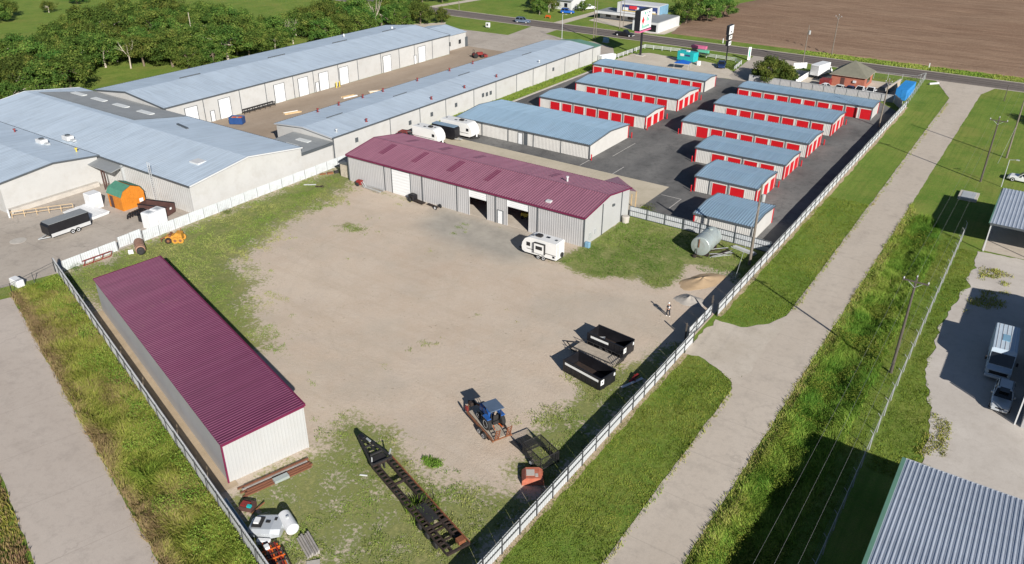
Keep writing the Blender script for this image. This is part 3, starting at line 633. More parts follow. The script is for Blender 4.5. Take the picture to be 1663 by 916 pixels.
# --- warehouses
def panels(t, org, u, sgn, vs_, h, mat, zig=.0):
    for a, b in zip(vs_, vs_[1:]): MB().box(min(u, u + sgn * .16), max(u, u + sgn * .16), a + .05, b - .05, 0, h).build('wall_panel', mat, t, org)
    for a in vs_: MB().box(min(u, u + sgn * .22), max(u, u + sgn * .22), a - .06, a + .06, 0, h).build('downspout', 'trim_dark', t, org)
t, P, org = gable_building('warehouse', 'long rear warehouse with pale blue roof and row of white dock doors', 'warehouse', 'v', 84.6, 170.2, -159.2, -136.6, 4.95, 6.2, 'roof_steel_v', 'tilt_wall', pitch=.6, rib=.025, wpitch=3, wrib=.0, ov=.25, ridge=-148.3, cap=False)
panels(t, org, -136.6, 1, [84.7, 92.9, 101.6, 108.2, 115.8, 121.6, 129.2, 135.5, 143.5, 150.1, 155.9, 163, 170.1], 4.8, 'tilt_wall')
for c in (90.0, 97.7, 111.8, 118.5, 124.6, 130.9, 145.6, 158.7): add_door(t, org, 'v', 1, c, -136.42, 2.8, 3.9, 'door_white', name='dock_door', pitch=.6)
for c in (94.6, 122.5, 156.1): add_door(t, org, 'v', 1, c, -136.42, .95, 2.1, 'door_white', name='walk_door')
for v in (97, 120, 140, 158): MB().bar((-148.9, v, 6.30), (-148.9, v + 5, 6.30), .12, .2).build('ridge_vent', 'trim_dark', t, org)
MB().lathe([(5.6, .25), (6.4, .25), (6.5, .1)], (-151, 164, 0), n=10).lathe([(5.6, .2), (6.2, .2), (6.3, .1)], (-155, 150, 0), n=10).build('roof_vent', 'white_metal', t, org)
# lower office end
MB().box(-152, -138.9, 170.3, 180.6, 0, 3.9).build('office_wall', 'tilt_wall', t, org)
MB().ribs((-138.6, 170.2, 3.95), (-138.6, 180.9, 3.95), (-146, 180.9, 5.1), (-146, 170.2, 5.1), .6, .02).ribs((-152.4, 170.2, 4.0), (-152.4, 180.9, 4.0), (-146, 180.9, 5.1), (-146, 170.2, 5.1), .6, .02).build('office_roof', 'roof_steel_v', t, org)
MB().add([(-138.9, 180.6, 3.9), (-152, 180.6, 3.9), (-146, 180.6, 5.05)], [(0, 1, 2)]).build('office_gable', 'tilt_wall', t, org)
for c in (173.2, 177.8): MB().box(-138.92, -138.84, c - .5, c + .5, 1.2, 2.3).build('window', 'glass_dark', t, org)
MB().box(-139, -138.7, 180.2, 181.2, 0, 2.6).build('porch_post', 'trim_dark', t, org)

t, P, org = gable_building('warehouse', 'long front warehouse with pale blue roof and red roof vents', 'warehouse', 'v', 92, 183.2, -114.3, -100.2, 4.1, 4.72, 'roof_steel_v', 'tilt_wall', pitch=.6, rib=.025, wpitch=3, wrib=0, ov=.25, ridge=-107.2, cap=False, gable_trim='aluminium')
panels(t, org, -100.2, 1, [92.1, 106.5, 115, 123, 132.4, 140.4, 148.4, 155.2, 160.8, 169.4, 176.3, 183.1], 3.95, 'tilt_wall')
for c, z in ((97.6, 2.3), (112, 1.9), (118.5, 2.0), (126.3, 2.1), (135.6, 2.1), (137, 2.0), (138.4, 2.0), (164, 2.2)): MB().box(-100.1, -99.93, c - .35, c + .35, z - .45, z + .35).build('wall_vent', 'trim_dark', t, org)
for v in (98, 116, 137, 162): MB().bar((-107.6, v, 4.85), (-107.6, v + 4, 4.85), .1, .12).build('ridge_vent', 'trim_dark', t, org)
# green-roofed far end
MB().box(-112.5, -100.6, 183.3, 188.4, 0, 3.6).build('end_wall', 'tilt_wall', t, org)
MB().ribs((-100.3, 183.3, 3.65), (-100.3, 188.7, 3.65), (-107, 188.7, 4.35), (-107, 183.3, 4.35), .6, .02).ribs((-112.8, 183.3, 3.65), (-112.8, 188.7, 3.65), (-107, 188.7, 4.35), (-107, 183.3, 4.35), .6, .02).build('end_roof', 'roof_green', t, org)
def vent(x, y, z, label, h=.55, mat='red_machine'):
    o = MB().lathe([(0, .3), (.06, .3), (.08, .12), (h, .12), (h + .03, .26), (h + .16, .2)], n=10).build('roof_vent', mat); o.location = (x, y, z); return tag(o, label, 'vent', 'small vents on the warehouse roofs')
place = ['nearest the left end', 'second', 'third', 'fourth', 'fifth', 'sixth', 'farthest']
for i, y in enumerate((101.2, 106.7, 113.3, 119.2, 130, 141.1, 149.8)): vent(-113.3, y, 4.22, 'red vent %s along the far roof edge of the front warehouse' % place[i])
for i, y in enumerate((94.4, 101.9, 120.4, 131.2, 142.7, 160)): vent(-101.5, y, 4.27, '%s vent %s along the near roof edge of the front warehouse' % (('grey', 'red', 'red', 'red', 'red', 'grey')[i], place[i]), .4, 'galv' if i in (0, 5) else 'red_machine')

t, P, org = gable_building('warehouse', 'broad left warehouse with pale blue roof behind the white panel fence', 'warehouse', 'u', -165, -99.6, 63.2, 84.4, 4.5, 5.95, 'roof_steel_u', 'tilt_wall', pitch=.6, rib=.025, wpitch=.5, wrib=.03, ov=.2, ridge=73.8, cap=False, gable_trim='white_metal')
# grey link roof with skylights laid over its far slope
kk = (5.95 - 4.5) / (84.4 - 73.8); zz = lambda b: 5.95 - (b - 73.8) * kk
MB().ribs((-162.8, 75.2, zz(75.2) + .16), (-131.2, 75.2, zz(75.2) + .16), (-129.6, 84.5, zz(84.5) + .16), (-159.6, 84.5, zz(84.5) + .16), .8, .03).build('grey_roof_section', 'roof_grey', t, org)
for x in (-157.5, -150.5, -143.3, -135.6): MB().slab([(x - 2, 79.6), (x + 2, 79.6), (x + 2, 80.7), (x - 2, 80.7)], zz(80) + .15, zz(80) + .3).build('skylight', 'skylight', t, org)
MB().slab([(-106.3, 68.2), (-104.2, 68.2), (-104.2, 69.8), (-106.3, 69.8)], 5.1, 5.5).build('roof_hatch', 'white_metal', t, org)
MB().bar((-124.5, 79, zz(79) + .2), (-120.5, 78.2, zz(78.2) + .2), .4, .16).build('roof_vent', 'trim_dark', t, org)
for z in [0, 5.6]: pass
mb = MB()
for s in (-.25, .25): mb.bar((-108.5 + s, 62.8, 0), (-108.5 + s, 62.8, 6.4), .07)
for i in range(18): mb.bar((-108.75, 62.8, .3 + i * .33), (-108.25, 62.8, .3 + i * .33), .04)
mb.build('ladder', 'aluminium', t, org)
MB().add([(-123.1, 60.9, 3.75), (-116, 60.9, 3.75), (-116, 63.05, 4.2), (-123.1, 63.05, 4.2), (-123.1, 60.9, 3.62), (-116, 60.9, 3.62), (-116, 63.05, 4.05), (-123.1, 63.05, 4.05)], [(0, 1, 2, 3), (4, 5, 6, 7), (0, 1, 5, 4), (1, 2, 6, 5), (0, 3, 7, 4)]).build('canopy', 'roof_grey', t, org)
for x in (-119.6, -118.9): MB().bar((x, 61.3, 0), (x, 61.3, 3.65), .16).build('canopy_post', 'brown_steel', t, org)
MB().box(-116.4, -116.1, 62.7, 63.1, 0, 4.3).build('downspout', 'galv', t, org)
t, P, org = gable_building('warehouse', 'leftmost gabled warehouse wing at the edge of the concrete lot', 'warehouse', 'u', -175, -122.4, 47.6, 62.6, 4.7, 5.5, 'roof_steel_u', 'tilt_wall', pitch=.6, rib=.025, wpitch=3, wrib=0, ov=.25, ridge=55.6, cap=False)
MB().box(-122.35, -121.6, 47.7, 61.6, 0, .7).build('plinth', 'concrete_old', t, org)
for x, y, lab, mt in ((-144.3, 61.1, 'red-brown vent on the leftmost warehouse wing roof', 'red_machine'), (-126.2, 61.6, 'yellow vent on the leftmost warehouse wing roof near its gable', 'yellow_paint')): vent(x, y, 4.75, lab, .6, mt)
for (x, y, z), lab in zip(((-134.6, 60.6, 4.85), (-133.4, 64.3, 4.7)), ('white rooftop unit left of the valley between the left warehouses', 'white rooftop unit right of the valley between the left warehouses')):
    t = thing('rooftop_unit', lab, 'hvac unit', (x, y, z)); MB().bbox(-.9, .9, -.6, .6, .1, .8, .06).build('casing', 'white_metal', t); MB().lathe([(.8, .4), (.95, .4), (.97, .3)], n=12).build('fan', 'trim_dark', t); MB().box(.9, 2.0, -.3, .3, .1, .4).build('duct', 'galv', t)
# low grey link between the left and front warehouses
t = thing('link_building', 'low grey-roofed link with two skylights between the two front warehouses', 'building', (-105, 88.3, 0))
MB().box(-4.7, 4.7, -3.8, 3.6, 0, 3.0).build('wall', 'tilt_wall', t); MB().ribs((-4.9, -3.85, 3.1), (4.9, -3.85, 3.1), (4.9, 3.65, 3.4), (-4.9, 3.65, 3.4), .7, .03).build('roof', 'roof_grey', t)
for y in (-1.6, 1.4): MB().slab([(-1.3, y - .5), (1.6, y - .5), (1.6, y + .5), (-1.3, y + .5)], 3.2, 3.42).build('skylight', 'skylight', t)
MB().box(4.95, 5.05, -3.9, 3.7, 2.9, 3.35).build('rake_trim', 'trim_dark', t)

# --- right side: foreground metal building, hidden neighbour, carport
def front_building():
    t = thing('metal_building', 'foreground grey ribbed-metal roof with green edge trim', 'building', (6, 40, 0)); u0, u1, v0, v1, h, hr = -7.6, 8, -20, 19.2, 4.25, 4.7
    for y in (v0, v1): MB().ribs((u0, y, 0), (u1, y, 0), (u1, y, h), (u0, y, h), .4, .03, (0, 1 if y > 0 else -1, 0)).build('wall', 'ribbed_wall', t)
    for x in (u0, u1): MB().quad((x, v0, 0), (x, v1, 0), (x, v1, h), (x, 0, hr), (x, v0, h)).build('gable_wall', 'ribbed_wall', t)
    n = 46; w_ = (u1 - u0 + .3) / n
    for s, y in ((1, v1 + .15), (-1, v0 - .15)):
        mb = MB()
        prof = [(0, 0), (.30, 0), (.32, .02), (.36, .02), (.38, 0), (.62, 0), (.70, .055), (.90, .055), (1, 0)]
        mb.add([p for q, z in prof for p in ((q * w_, y, h + z), (q * w_, 0, hr + .03 + z))], [(2 * i, 2 * i + 2, 2 * i + 3, 2 * i + 1) for i in range(len(prof) - 1)])
        me = bpy.data.meshes.new('roof_sheet'); me.from_pydata(mb.v, [], mb.f); me.materials.append(M['galv_roof'])
        for i in range(n): link('roof_sheet', me, t, loc=(u0 - .15 + i * w_, 0, .05 + random.uniform(0, .006)))
        MB().quad((u0 - .15, y, h), (u1 + .15, y, h), (u1 + .15, 0, hr), (u0 - .15, 0, hr)).build('roof_lining', 'galv_roof', t)
        for x in (u0 - .3, u1 + .3): MB().bar((x, y, h + .05), (x, 0, hr + .08), .3, .14).build('rake_trim', 'roof_green', t)
        MB().box(u0 - .15, u1 + .15, min(y, y + s * .1), max(y, y + s * .1), h - .1, h + .07).build('gutter', 'aluminium', t)
    MB().bar((u0 - .15, 0, hr + .12), (u1 + .15, 0, hr + .12), .4, .06).build('ridge_cap', 'galv_roof', t)
front_building()
t, P, org = gable_building('metal_building', 'metal building at the right edge shading the parked vehicles', 'building', 'v', 76.2, 99.2, 6.0, 18, 4.3, 5.2, 'galv_roof', 'ribbed_wall', pitch=.31, rib=.05, wpitch=.4, ov=.2, trim='roof_green')
MB().bar((5.5, 76.4, 0), (5.5, 76.4, 3.6), .12).build('post', 'white_metal', t, org)
t = thing('carport', 'open carport with blue-grey ribbed roof on white posts', 'carport', (3, 124, 0))
MB().ribs((-5.2, -7.3, 4.2), (8, -7.3, 4.2), (8, 7.4, 4.5), (-5.2, 7.4, 4.5), .45, .05).quad((-5.2, -7.3, 4.14), (8, -7.3, 4.14), (8, 7.4, 4.44), (-5.2, 7.4, 4.44)).build('roof', 'galv_roof', t)
MB().box(-5.35, -5.22, -7.3, 7.4, 4.1, 4.4).build('gutter', 'roof_green', t); MB().box(-5.2, 8, -7.42, -7.32, 4.0, 4.24).build('fascia', 'trim_dark', t)
for x in (-5.0, 1.5, 7.8):
    for y in (-7.1, 0, 7.2): MB().bar((x, y, 0), (x, y, 4.2 + .02 * y), .14).build('post', 'white_metal', t)
MB().box(7.7, 7.9, -7.1, 7.2, 0, 4.1).build('back_wall', 'ribbed_wall', t); MB().box(-5, 7.7, 7.05, 7.15, 1.2, 4.2).build('side_wall', 'ribbed_wall', t)
sheet('carport_floor', [(-2.2, 117.1), (11, 117.1), (11, 131), (-2.2, 131)], .034, 'tan_drive')
t = thing('drain_cover', 'rectangular concrete culvert cover beside the ditch', 'culvert', (-6.5, 137.5, 0)); MB().box(-1.4, 1.3, -1.9, 1.9, 0, .35).build('kerb', 'concrete_old', t); MB().box(-1.0, .9, -1.5, 1.5, .35, .40).build('grate', 'galv', t)
# ------------------------------------------------------------------ far buildings
t = thing('brick_house', 'square red-brick building with olive pyramid roof beside the highway', 'house', (-40, 200.6, 0))
MB().box(-3.7, 3.7, -3.9, 4.2, 0, 2.75).build('wall', 'brick_wall', t)
for a, b in (((-4.2, -4.4), (4.2, -4.4)), ((4.2, -4.4), (4.2, 4.7)), ((4.2, 4.7), (-4.2, 4.7)), ((-4.2, 4.7), (-4.2, -4.4))): MB().add([(*a, 2.72), (*b, 2.72), (0, .15, 5.5)], [(0, 1, 2)]).build('roof_face', 'hip_roof', t)
MB().box(-4.2, 4.2, -4.4, 4.7, 2.60, 2.70).build('eave', 'deck_wood', t)
MB().box(1.2, 1.9, -4.2, -3.9, 1.3, 1.8).build('air_conditioner', 'white_metal', t)
MB().box(3.7, 3.74, -1.5, 1.5, .9, 2.1).build('window', 'glass_dark', t); MB().box(-1.6, -.7, -3.94, -3.9, .1, 2.1).build('door', 'brown_steel', t)
t = thing('roadside_store', 'white flat-roofed roadside store with painted panel above its roof', 'store', (-115, 240, 0))
MB().box(-15.2, 3, 2.0, 9, 0, 2.2).build('wall', 'white_metal', t); MB().box(3.02, 11.6, -10.6, 5, 0, 2.9).build('wing_wall', 'white_metal', t)
MB().box(-15.6, 3, -.6, 9.2, 2.22, 2.5).build('roof', 'roof_grey', t); MB().box(-15.7, 2.9, -.75, -.62, 2.0, 2.75).build('fascia', 'white_metal', t); MB().box(3.0, 11.4, -10.4, 5, 2.91, 3.05).build('wing_roof', 'roof_grey', t)
MB().box(-9, 5.8, 2.0, 8.4, 2.51, 5.6).build('upper_wall', 'white_metal', t); MB().box(5.81, 6.0, 2.2, 8.3, 2.6, 5.5).build('side_panel', 'store_blue', t)
p = MB().box(-7.2, 5.2, 1.93, 1.99, 3.1, 5.1).build('painted_panel', 'sign_navy', t)
MB().box(-6.9, -5, 1.88, 1.92, 3.2, 4.3).box(-2.4, -1.2, 1.88, 1.92, 3.4, 4.6).box(1.6, 4.6, 1.88, 1.92, 3.4, 3.9).build('white_mark', 'sign_white', p); MB().box(-4.6, -1.9, 1.87, 1.91, 3.9, 4.9).build('red_mark', 'sign_red', p); MB().box(-7, 5, 1.86, 1.90, 3.12, 3.4).build('yellow_band', 'sign_yellow', p)
MB().box(4, 11, -10.66, -10.6, .3, 2.3).build('dark_front_panel', 'glass_dark', t)  # dark panel across the front wall of the wing
for x in (-13, -9, -5, -1): MB().box(x, x + 1.8, 1.94, 2.0, .6, 1.9).build('window', 'glass_dark', t)
t = thing('farm_house', 'white house behind trees at the top edge beyond the highway', 'house', (-151, 253, 0))
MB().box(-9.5, 6, -4.5, 5, 0, 3.2).build('wall', 'white_metal', t)
for s in (-1, 1): MB().add([(-10, .25 + s * 5.4, 3.1), (6.5, .25 + s * 5.4, 3.1), (6.5, .25, 5.4), (-10, .25, 5.4)], [(0, 1, 2, 3)]).build('roof_slope', 'roof_grey', t)
MB().add([(-9.5, -4.5, 3.2), (-9.5, 5, 3.2), (-9.5, .25, 5.2)], [(0, 1, 2)]).add([(6, -4.5, 3.2), (6, 5, 3.2), (6, .25, 5.2)], [(0, 1, 2)]).build('gable_wall', 'white_metal', t)
for x in (-7.5, -4, 0, 3.2): MB().box(x, x + 1.2, -4.58, -4.5, 1, 2.3).build('window', 'glass_dark', t)
MB().box(-2.2, -1.2, -4.57, -4.5, 0, 2.1).build('door', 'brown_steel', t)
t = thing('tumbledown_shack', 'small weathered shack half hidden among the grove trees', 'shed', (-195, 132.5, 0)); MB().box(-2, 2, -1.5, 1.5, 0, 2.2).build('wall', 'grey_wood', t); MB().prism([(-2.4, 2.3), (2.4, 2.3), (2.4, 2.42), (-2.4, 2.8)], -1.9, 1.9).build('roof', 'galv', t); MB().box(2.0, 2.05, -.7, .7, 0, 1.9).build('doorway', 'black_dull', t)

# ------------------------------------------------------------------ fences
PMESH = {}
def panel_fence(label, p0, p1, h, mat, side, plen=2.44, rails=(.55, .96), rail='galv', post_h=.06, name='panel_fence', split=1, jit=.02, cap=None):
    a, b = Vector((*p0, 0)), Vector((*p1, 0)); L = (b - a).length; rz = math.atan2(b.y - a.y, b.x - a.x); t = thing(name, label, 'fence', a, rz)
    n = max(1, round(L / plen)); w_ = L / n; key = (round(w_, 3), h, mat, side)
    if key not in PMESH:
        mb = MB(); mb.ribs((0.02, 0, .05), (w_ - .02, 0, .05), (w_ - .02, 0, h), (.02, 0, h), .31, .03, (0, side, 0)); mb.quad((.02, -side * .012, .05), (w_ - .02, -side * .012, .05), (w_ - .02, -side * .012, h), (.02, -side * .012, h))
        me = bpy.data.meshes.new('fence_panel'); me.from_pydata(mb.v, [], mb.f); me.materials.append(M[mat]); pm = MB().box(-.035, .035, min(side * .05, side * .12), max(side * .05, side * .12), 0, h + post_h); pme = bpy.data.meshes.new('post'); pme.from_pydata(pm.v, [], pm.f); pme.materials.append(M[rail]); PMESH[key] = (me, pme)
    me, pme = PMESH[key]
    for i in range(n):
        o = link('fence_panel', me, t, loc=(i * w_, random.uniform(-.01, .01), random.uniform(-jit, jit))); o.rotation_euler = (random.uniform(-.02, .02), 0, 0)
    for i in range(n + 1): link('post', pme, t, loc=(i * w_, 0, 0))
    for r in rails: MB().box(0, L, min(side * .055, side * .105), max(side * .055, side * .105), h * r - .035, h * r + .035).build('rail', rail, t)
    if cap: MB().box(0, L, -.05, .05, h + .005, h + .06).build('top_cap', cap, t)
    return t
paint('rail_grey', (.06, .063, .068), .6, 0, .1); paint('cable_grey', (.16, .16, .165), .6, 0, .1); paint('mesh_grey', (.2, .21, .21), .6, 0, .1)
panel_fence('white ribbed-panel fence between the yard and side road, near stretch', (-25.2, 14), (-25.2, 72.4), 1.62, 'fence_white', -1, rail='rail_grey')
panel_fence('white ribbed-panel fence beside the storage lot, far stretch past the gate', (-25.2, 79.4), (-25.2, 187), 1.62, 'fence_white', -1, rail='rail_grey')
panel_fence('grey-white slanted panel fence between tall weeds and maroon shed', LP(-106.4, 12.78), LP(-18, 12.78), 1.78, 'fence_grey', -1, rail='rail_grey', plen=2.44, rails=(.86,), cap='white_metal')
panel_fence('white panel fence along the left warehouse lot, near low stretch with red rack', (-97.6, 42.2), (-97.6, 49.6), 1.5, 'fence_old', -1, plen=2.4, rails=(), rail='galv', post_h=0)
panel_fence('single white fence panel standing between two gaps near rusty tank', (-98.2, 50.2), (-98.2, 53.6), 1.6, 'fence_old', -1, plen=1.7, rails=(), post_h=0)
panel_fence('long white panel fence in front of the left warehouse wall', (-97.4, 53.4), (-97.4, 92.5), 1.6, 'fence_old', -1, plen=2.4, rails=(), post_h=0)
panel_fence('white panel fence with dark frame between maroon workshop and storage lot', (-46.9, 99.9), (-38.4, 99.9), 1.65, 'fence_white', -1, rail='trim_dark', plen=2.6, rails=(.05, .55, 1.0))
panel_fence('white panel fence with dark frame behind the galvanised tank', (-38.3, 99.9), (-25.6, 99.5), 1.65, 'fence_white', -1, rail='trim_dark', plen=2.5, rails=(.05, .55, 1.0))
panel_fence('long pale ribbed fence behind the farthest right storage row', (-60.4, 188.4), (-28.2, 189.0), 1.7, 'ribbed_wall', -1, plen=2.44, rails=(.95,), post_h=0)
panel_fence('short pale ribbed fence below the blue container', (-28.1, 189.0), (-25.6, 184.0), 1.9, 'ribbed_wall', -1, rails=(.95,), post_h=0)
panel_fence('white board wall beside the bush and moving truck', (-50.4, 191.6), (-50.2, 203), 1.3, 'white_paint', -1, plen=2.8, rails=(), post_h=0)
panel_fence('white angled sign wall by the entrance drive', (-55.8, 207.6), (-53.2, 210.2), 1.5, 'white_paint', -1, plen=1.8, rails=(), post_h=.1)
# sliding yard gate
t = thing('yard_gate', 'white sliding gate with diagonal braces at the yard entrance', 'gate', (-25.9, 72.6, 0), math.pi / 2 - .01)
for i in range(3): MB().ribs((i * 2.2 + .02, 0, .12), (i * 2.2 + 2.18, 0, .12), (i * 2.2 + 2.18, 0, 1.6), (i * 2.2 + .02, 0, 1.6), .31, .03, (0, -1, 0)).build('gate_panel', 'fence_white', t)
mb = MB()
for z in (.1, .85, 1.62): mb.bar((0, -.07, z), (6.6, -.07, z), .06)
for i in range(4): mb.bar((i * 2.2, -.07, .1), (i * 2.2, -.07, 1.62), .06)
for i in range(3): mb.bar((i * 2.2, -.08, .12), (i * 2.2 + 2.2, -.08, 1.6), .04)
mb.build('gate_frame', 'rail_grey', t); MB().bar((6.7, .05, 0), (6.7, .05, 2.6), .14).bar((.0, .25, 0), (.0, .25, 2.1), .14).build('gate_post', 'dark_pole', t)
def chain_fence(label, pts, h=1.75, post=3.0, mesh=True, barb=True, mat='galv'):
    t = thing('chain_link_fence', label, 'fence', (*pts[0], 0)); org = (*pts[0], 0); rail = MB(); wire = MB(); bw = MB()
    for (x0, y0), (x1, y1) in zip(pts, pts[1:]):
        L = math.hypot(x1 - x0, y1 - y0); n = max(1, round(L / post)); at = lambda s, z: (x0 + (x1 - x0) * s / L, y0 + (y1 - y0) * s / L, z)
        for i in range(n + 1):
            s = L * i / n; m_ = MB().cyl(at(s, 0), at(s, h + .05), .045, n=7)
            if barb: m_.bar(at(s, h), (at(s, 0)[0] - .3, at(s, 0)[1], h + .32), .03)
            m_.build('post', mat, t, org)
        rail.cyl(at(0, h), at(L, h), .026, n=6)
        if mesh:
            k = int(L / .3)
            for i in range(k):
                s0 = L * i / k
                for d in (1, -1):
                    s1 = min(max(s0 + d * h * .8, 0), L); zz_ = .05 + (h - .05) * (abs(s1 - s0) / (h * .8)); wire.bar(at(s0, .05), at(s1, zz_), .004)
        if barb:
            for q in (.1, .2, .3): bw.bar((x0 - q, y0, h + q), (x1 - q, y1, h + q), .006)
    rail.build('top_rail', mat, t, org)
    if mesh: wire.build('wire_mesh', 'mesh_grey', t, org, kind='stuff')
    if barb: bw.build('barbed_wire', 'mesh_grey', t, org)
    return t
paint('dull_galv', (.36, .37, .38), .6, .1, .1)
chain_fence('chain-link fence with angled barb arms along the right-hand ditch', [(-4.95, 20), (-4.95, 121.5)], mat='dull_galv')
chain_fence('chain-link fence running from storage lot corner to the highway', [(-25.3, 187.2), (-26.3, 214.8)], mesh=True, barb=False)
chain_fence('chain-link fence across the grass in front of the highway', [(-26.5, 214.8), (-27.5, 210.4), (-36.8, 209.2)], mesh=True, barb=False)
chain_fence('low chain-link gate and fence at the end of the left lane', [LP(-103.4, 0), LP(-103.0, 7.2), LP(-106, 12.6)], 1.4, 3.2, True, False, 'rail_grey')
# white pipe rail round the corner lot
t = thing('rail_fence', 'white post-and-rail fence around the gravel corner lot by the road', 'fence', (-97.4, 191, 0)); org = (-97.4, 191, 0); pts = [(-97.6, 190.5), (-97, 207.6), (-87, 208.4), (-78.7, 207), (-70.4, 206.4), (-68.2, 204.5), (-67.3, 197)]
for (x0, y0), (x1, y1) in zip(pts, pts[1:]):
    n = max(1, round(math.hypot(x1 - x0, y1 - y0) / 2.4))
    for i in range(n): MB().box(x0 + (x1 - x0) * i / n - .07, x0 + (x1 - x0) * i / n + .07, y0 + (y1 - y0) * i / n - .07, y0 + (y1 - y0) * i / n + .07, 0, 1.15).build('post', 'white_metal', t, org)
    for z in (.45, .75, 1.05): MB().bar((x0, y0, z), (x1, y1, z), .05, .13).build('rail', 'white_metal', t, org)

# ------------------------------------------------------------------ poles, signs
def pole(label, x, y, h, r=.16, arm=None, mat='wood_pole', arm_rot=0, transformer=False, guy=None, lean=(0, 0), lamp=False, z=0):
    t = thing('utility_pole', label, 'pole', (x, y, z), arm_rot); lx, ly = lean
    MB().cyl((0, 0, -.8), (lx, ly, h), r, r * .62, 10).build('shaft', mat, t)
    if arm:
        MB().box(lx - arm / 2, lx + arm / 2, ly - .16, ly - .05, h - .55, h - .42).build('crossarm', mat, t)
        for s in (-.46, 0, .46):
            if s == 0: MB().lathe([(h, .04), (h + .08, .07), (h + .2, .05)], (lx, ly, 0), n=8).build('insulator', 'insulator', t)
            else: MB().lathe([(h - .42, .04), (h - .34, .08), (h - .2, .05)], (lx + s * arm, ly - .1, 0), n=8).build('insulator', 'insulator', t)
        MB().bar((lx - arm * .3, ly - .1, h - .5), (lx, ly - .1, h - 1.1), .04).bar((lx + arm * .3, ly - .1, h - .5), (lx, ly - .1, h - 1.1), .04).build('arm_brace', 'galv', t)
    if transformer: MB().lathe([(h - 2.2, .24), (h - 1.3, .26), (h - 1.22, .1)], (.4, 0, 0), n=12).build('transformer', 'galv', t)
    if guy: MB().bar((lx, ly, h * guy[2]), (guy[0] - x, guy[1] - y, 0), .03).build('guy_wire', 'galv', t)
    if lamp: MB().bar((0, 0, h), (1.0, 0, h + .2), .06).box(.9, 1.4, -.12, .12, h + .1, h + .25).build('lamp_head', 'galv', t)
    return t
pole('tall dark utility pole standing in the weeds of the right-hand ditch', -6.0, 78.8, 11.3, .17, 2.4, 'dark_pole', z=-.1)
pole('dark utility pole beyond the culvert cover on the right lawn', -5.9, 146.3, 10.8, .17, 2.6, 'dark_pole')
pole('dark utility pole beside the side road near the bottom edge', -6.0, 11.3, 11.3, .17, 2.4, 'dark_pole', z=-.3)
pole('pale leaning pole with guy strut at the right edge', -3.7, 162.2, 10.5, .18, None, 'wood_pole', guy=(-4.6, 158, .55))
pole('grey wooden pole against the fence beside the small storage building', -26.7, 94.5, 11.2, .2, None, 'wood_pole', guy=(-26.7, 89.1, .75), transformer=True)
pole('grey wooden pole inside the fence near the farthest right storage row', -26.7, 168.5, 9.4, .17, 1.2, 'wood_pole')
pole('tall thin pole at the edge of the ploughed field', -52.3, 230.3, 10.4, .15, 1.6, 'wood_pole')
pole('pole with a white top fixture next to the white angled wall', -55.6, 215.2, 9.6, .15, None, 'wood_pole', transformer=True)
pole('pair-forming wooden pole south of the highway by the green transformer', -114.1, 208.9, 11.4, .15, None, 'wood_pole')
pole('second wooden pole of the close pair south of the highway', -113.2, 208.6, 11.0, .13, None, 'wood_pole')
pole('wooden pole north of the highway in front of the white store', -116.2, 229.2, 9.4, .14, None, 'wood_pole')
pole('thinner wooden pole north of the highway beside the store pole', -115.1, 229.4, 9.2, .12, None, 'wood_pole')
pole('slim grey lamp pole at the corner of the front warehouse driveway', -120.9, 202.5, 7.4, .11, None, 'galv', lamp=True)
pole('dark short pole on the lawn right of the road junction', -8.4, 204.9, 3.5, .1, None, 'dark_pole')
pole('thin pole on the verge at the top beside the white drive', -177, 226.7, 8.5, .12, None, 'wood_pole')
pole('grey pole rising among the grove trees by the shack', -197, 134.5, 9.5, .13, None, 'pale_bark')
pole('galvanised lamp post beside the white pickup at the right edge', -2.8, 145.6, 4.6, .09, None, 'galv', lamp=True)
def wire(label, pts, r=.007, sag=.9):
    mb = MB()
    for a, b in zip(pts, pts[1:]):
        a, b = Vector(a), Vector(b); q = [a.lerp(b, i / 14) - Vector((0, 0, sag * 4 * (i / 14) * (1 - i / 14))) for i in range(15)]; mb.tube([tuple(p) for p in q], r, 4)
    return tag(mb.build('power_line', 'cable_grey'), label, 'cable')
for dx, nm in ((-1.1, 'left'), (0, 'middle'), (1.1, 'right')): wire('%s overhead wire of three above the right-hand ditch' % nm, [(-6 + dx, 11.3, 10.9 if dx else 11.2), (-6 + dx, 78.8, 10.8 if dx else 11.4), (-5.9 + dx, 146.3, 10.4 if dx else 10.95), (-5.9 + dx, 240, 10.4)])
t = thing('billboard_sign', 'large square white sign with red diamond on a black post', 'sign', (-94, 198.7, 0), 0)
MB().cyl((0, 0, 0), (0, 0, 6.9), .3, n=12).build('post', 'black_paint', t); MB().bbox(-1.1, 1.1, -.9, .9, 0, .2, .04).build('footing', 'concrete_old', t)
c_ = MB().box(-.8, .8, -3.4, 3.4, 6.9, 12.0).build('cabinet', 'black_paint', t)
fc = MB().box(.801, .84, -3.3, 3.3, 7.1, 11.9).build('sign_face', 'sign_white', c_)
MB().add([(.85, -2.5, 9.4), (.85, -1.7, 10.5), (.85, -.9, 9.4), (.85, -1.7, 8.3)], [(0, 1, 2, 3)]).build('red_diamond', 'sign_red', c_)
mb = MB()
for y, z, l, hh in ((-2.3, 7.4, .5, 1.1), (-1.6, 7.4, .45, .7), (-.9, 7.4, .5, .6), (-.2, 7.45, .5, .6), (.5, 7.5, .5, .6), (1.2, 7.5, .7, .6), (.3, 9.0, .5, 1.1), (1.1, 9.0, .5, .7), (-1.1, 10.8, .6, .7), (.4, 10.9, .4, .5)): mb.box(.845, .86, y, y + l, z, z + hh)
mb.build('green_lettering', 'sign_green', c_); mb = MB().box(.845, .86, 1.1, 1.7, 10.1, 10.5).box(.845, .86, 1.4, 2.2, 11.0, 11.3); mb.build('dark_lettering', 'sign_navy', c_)
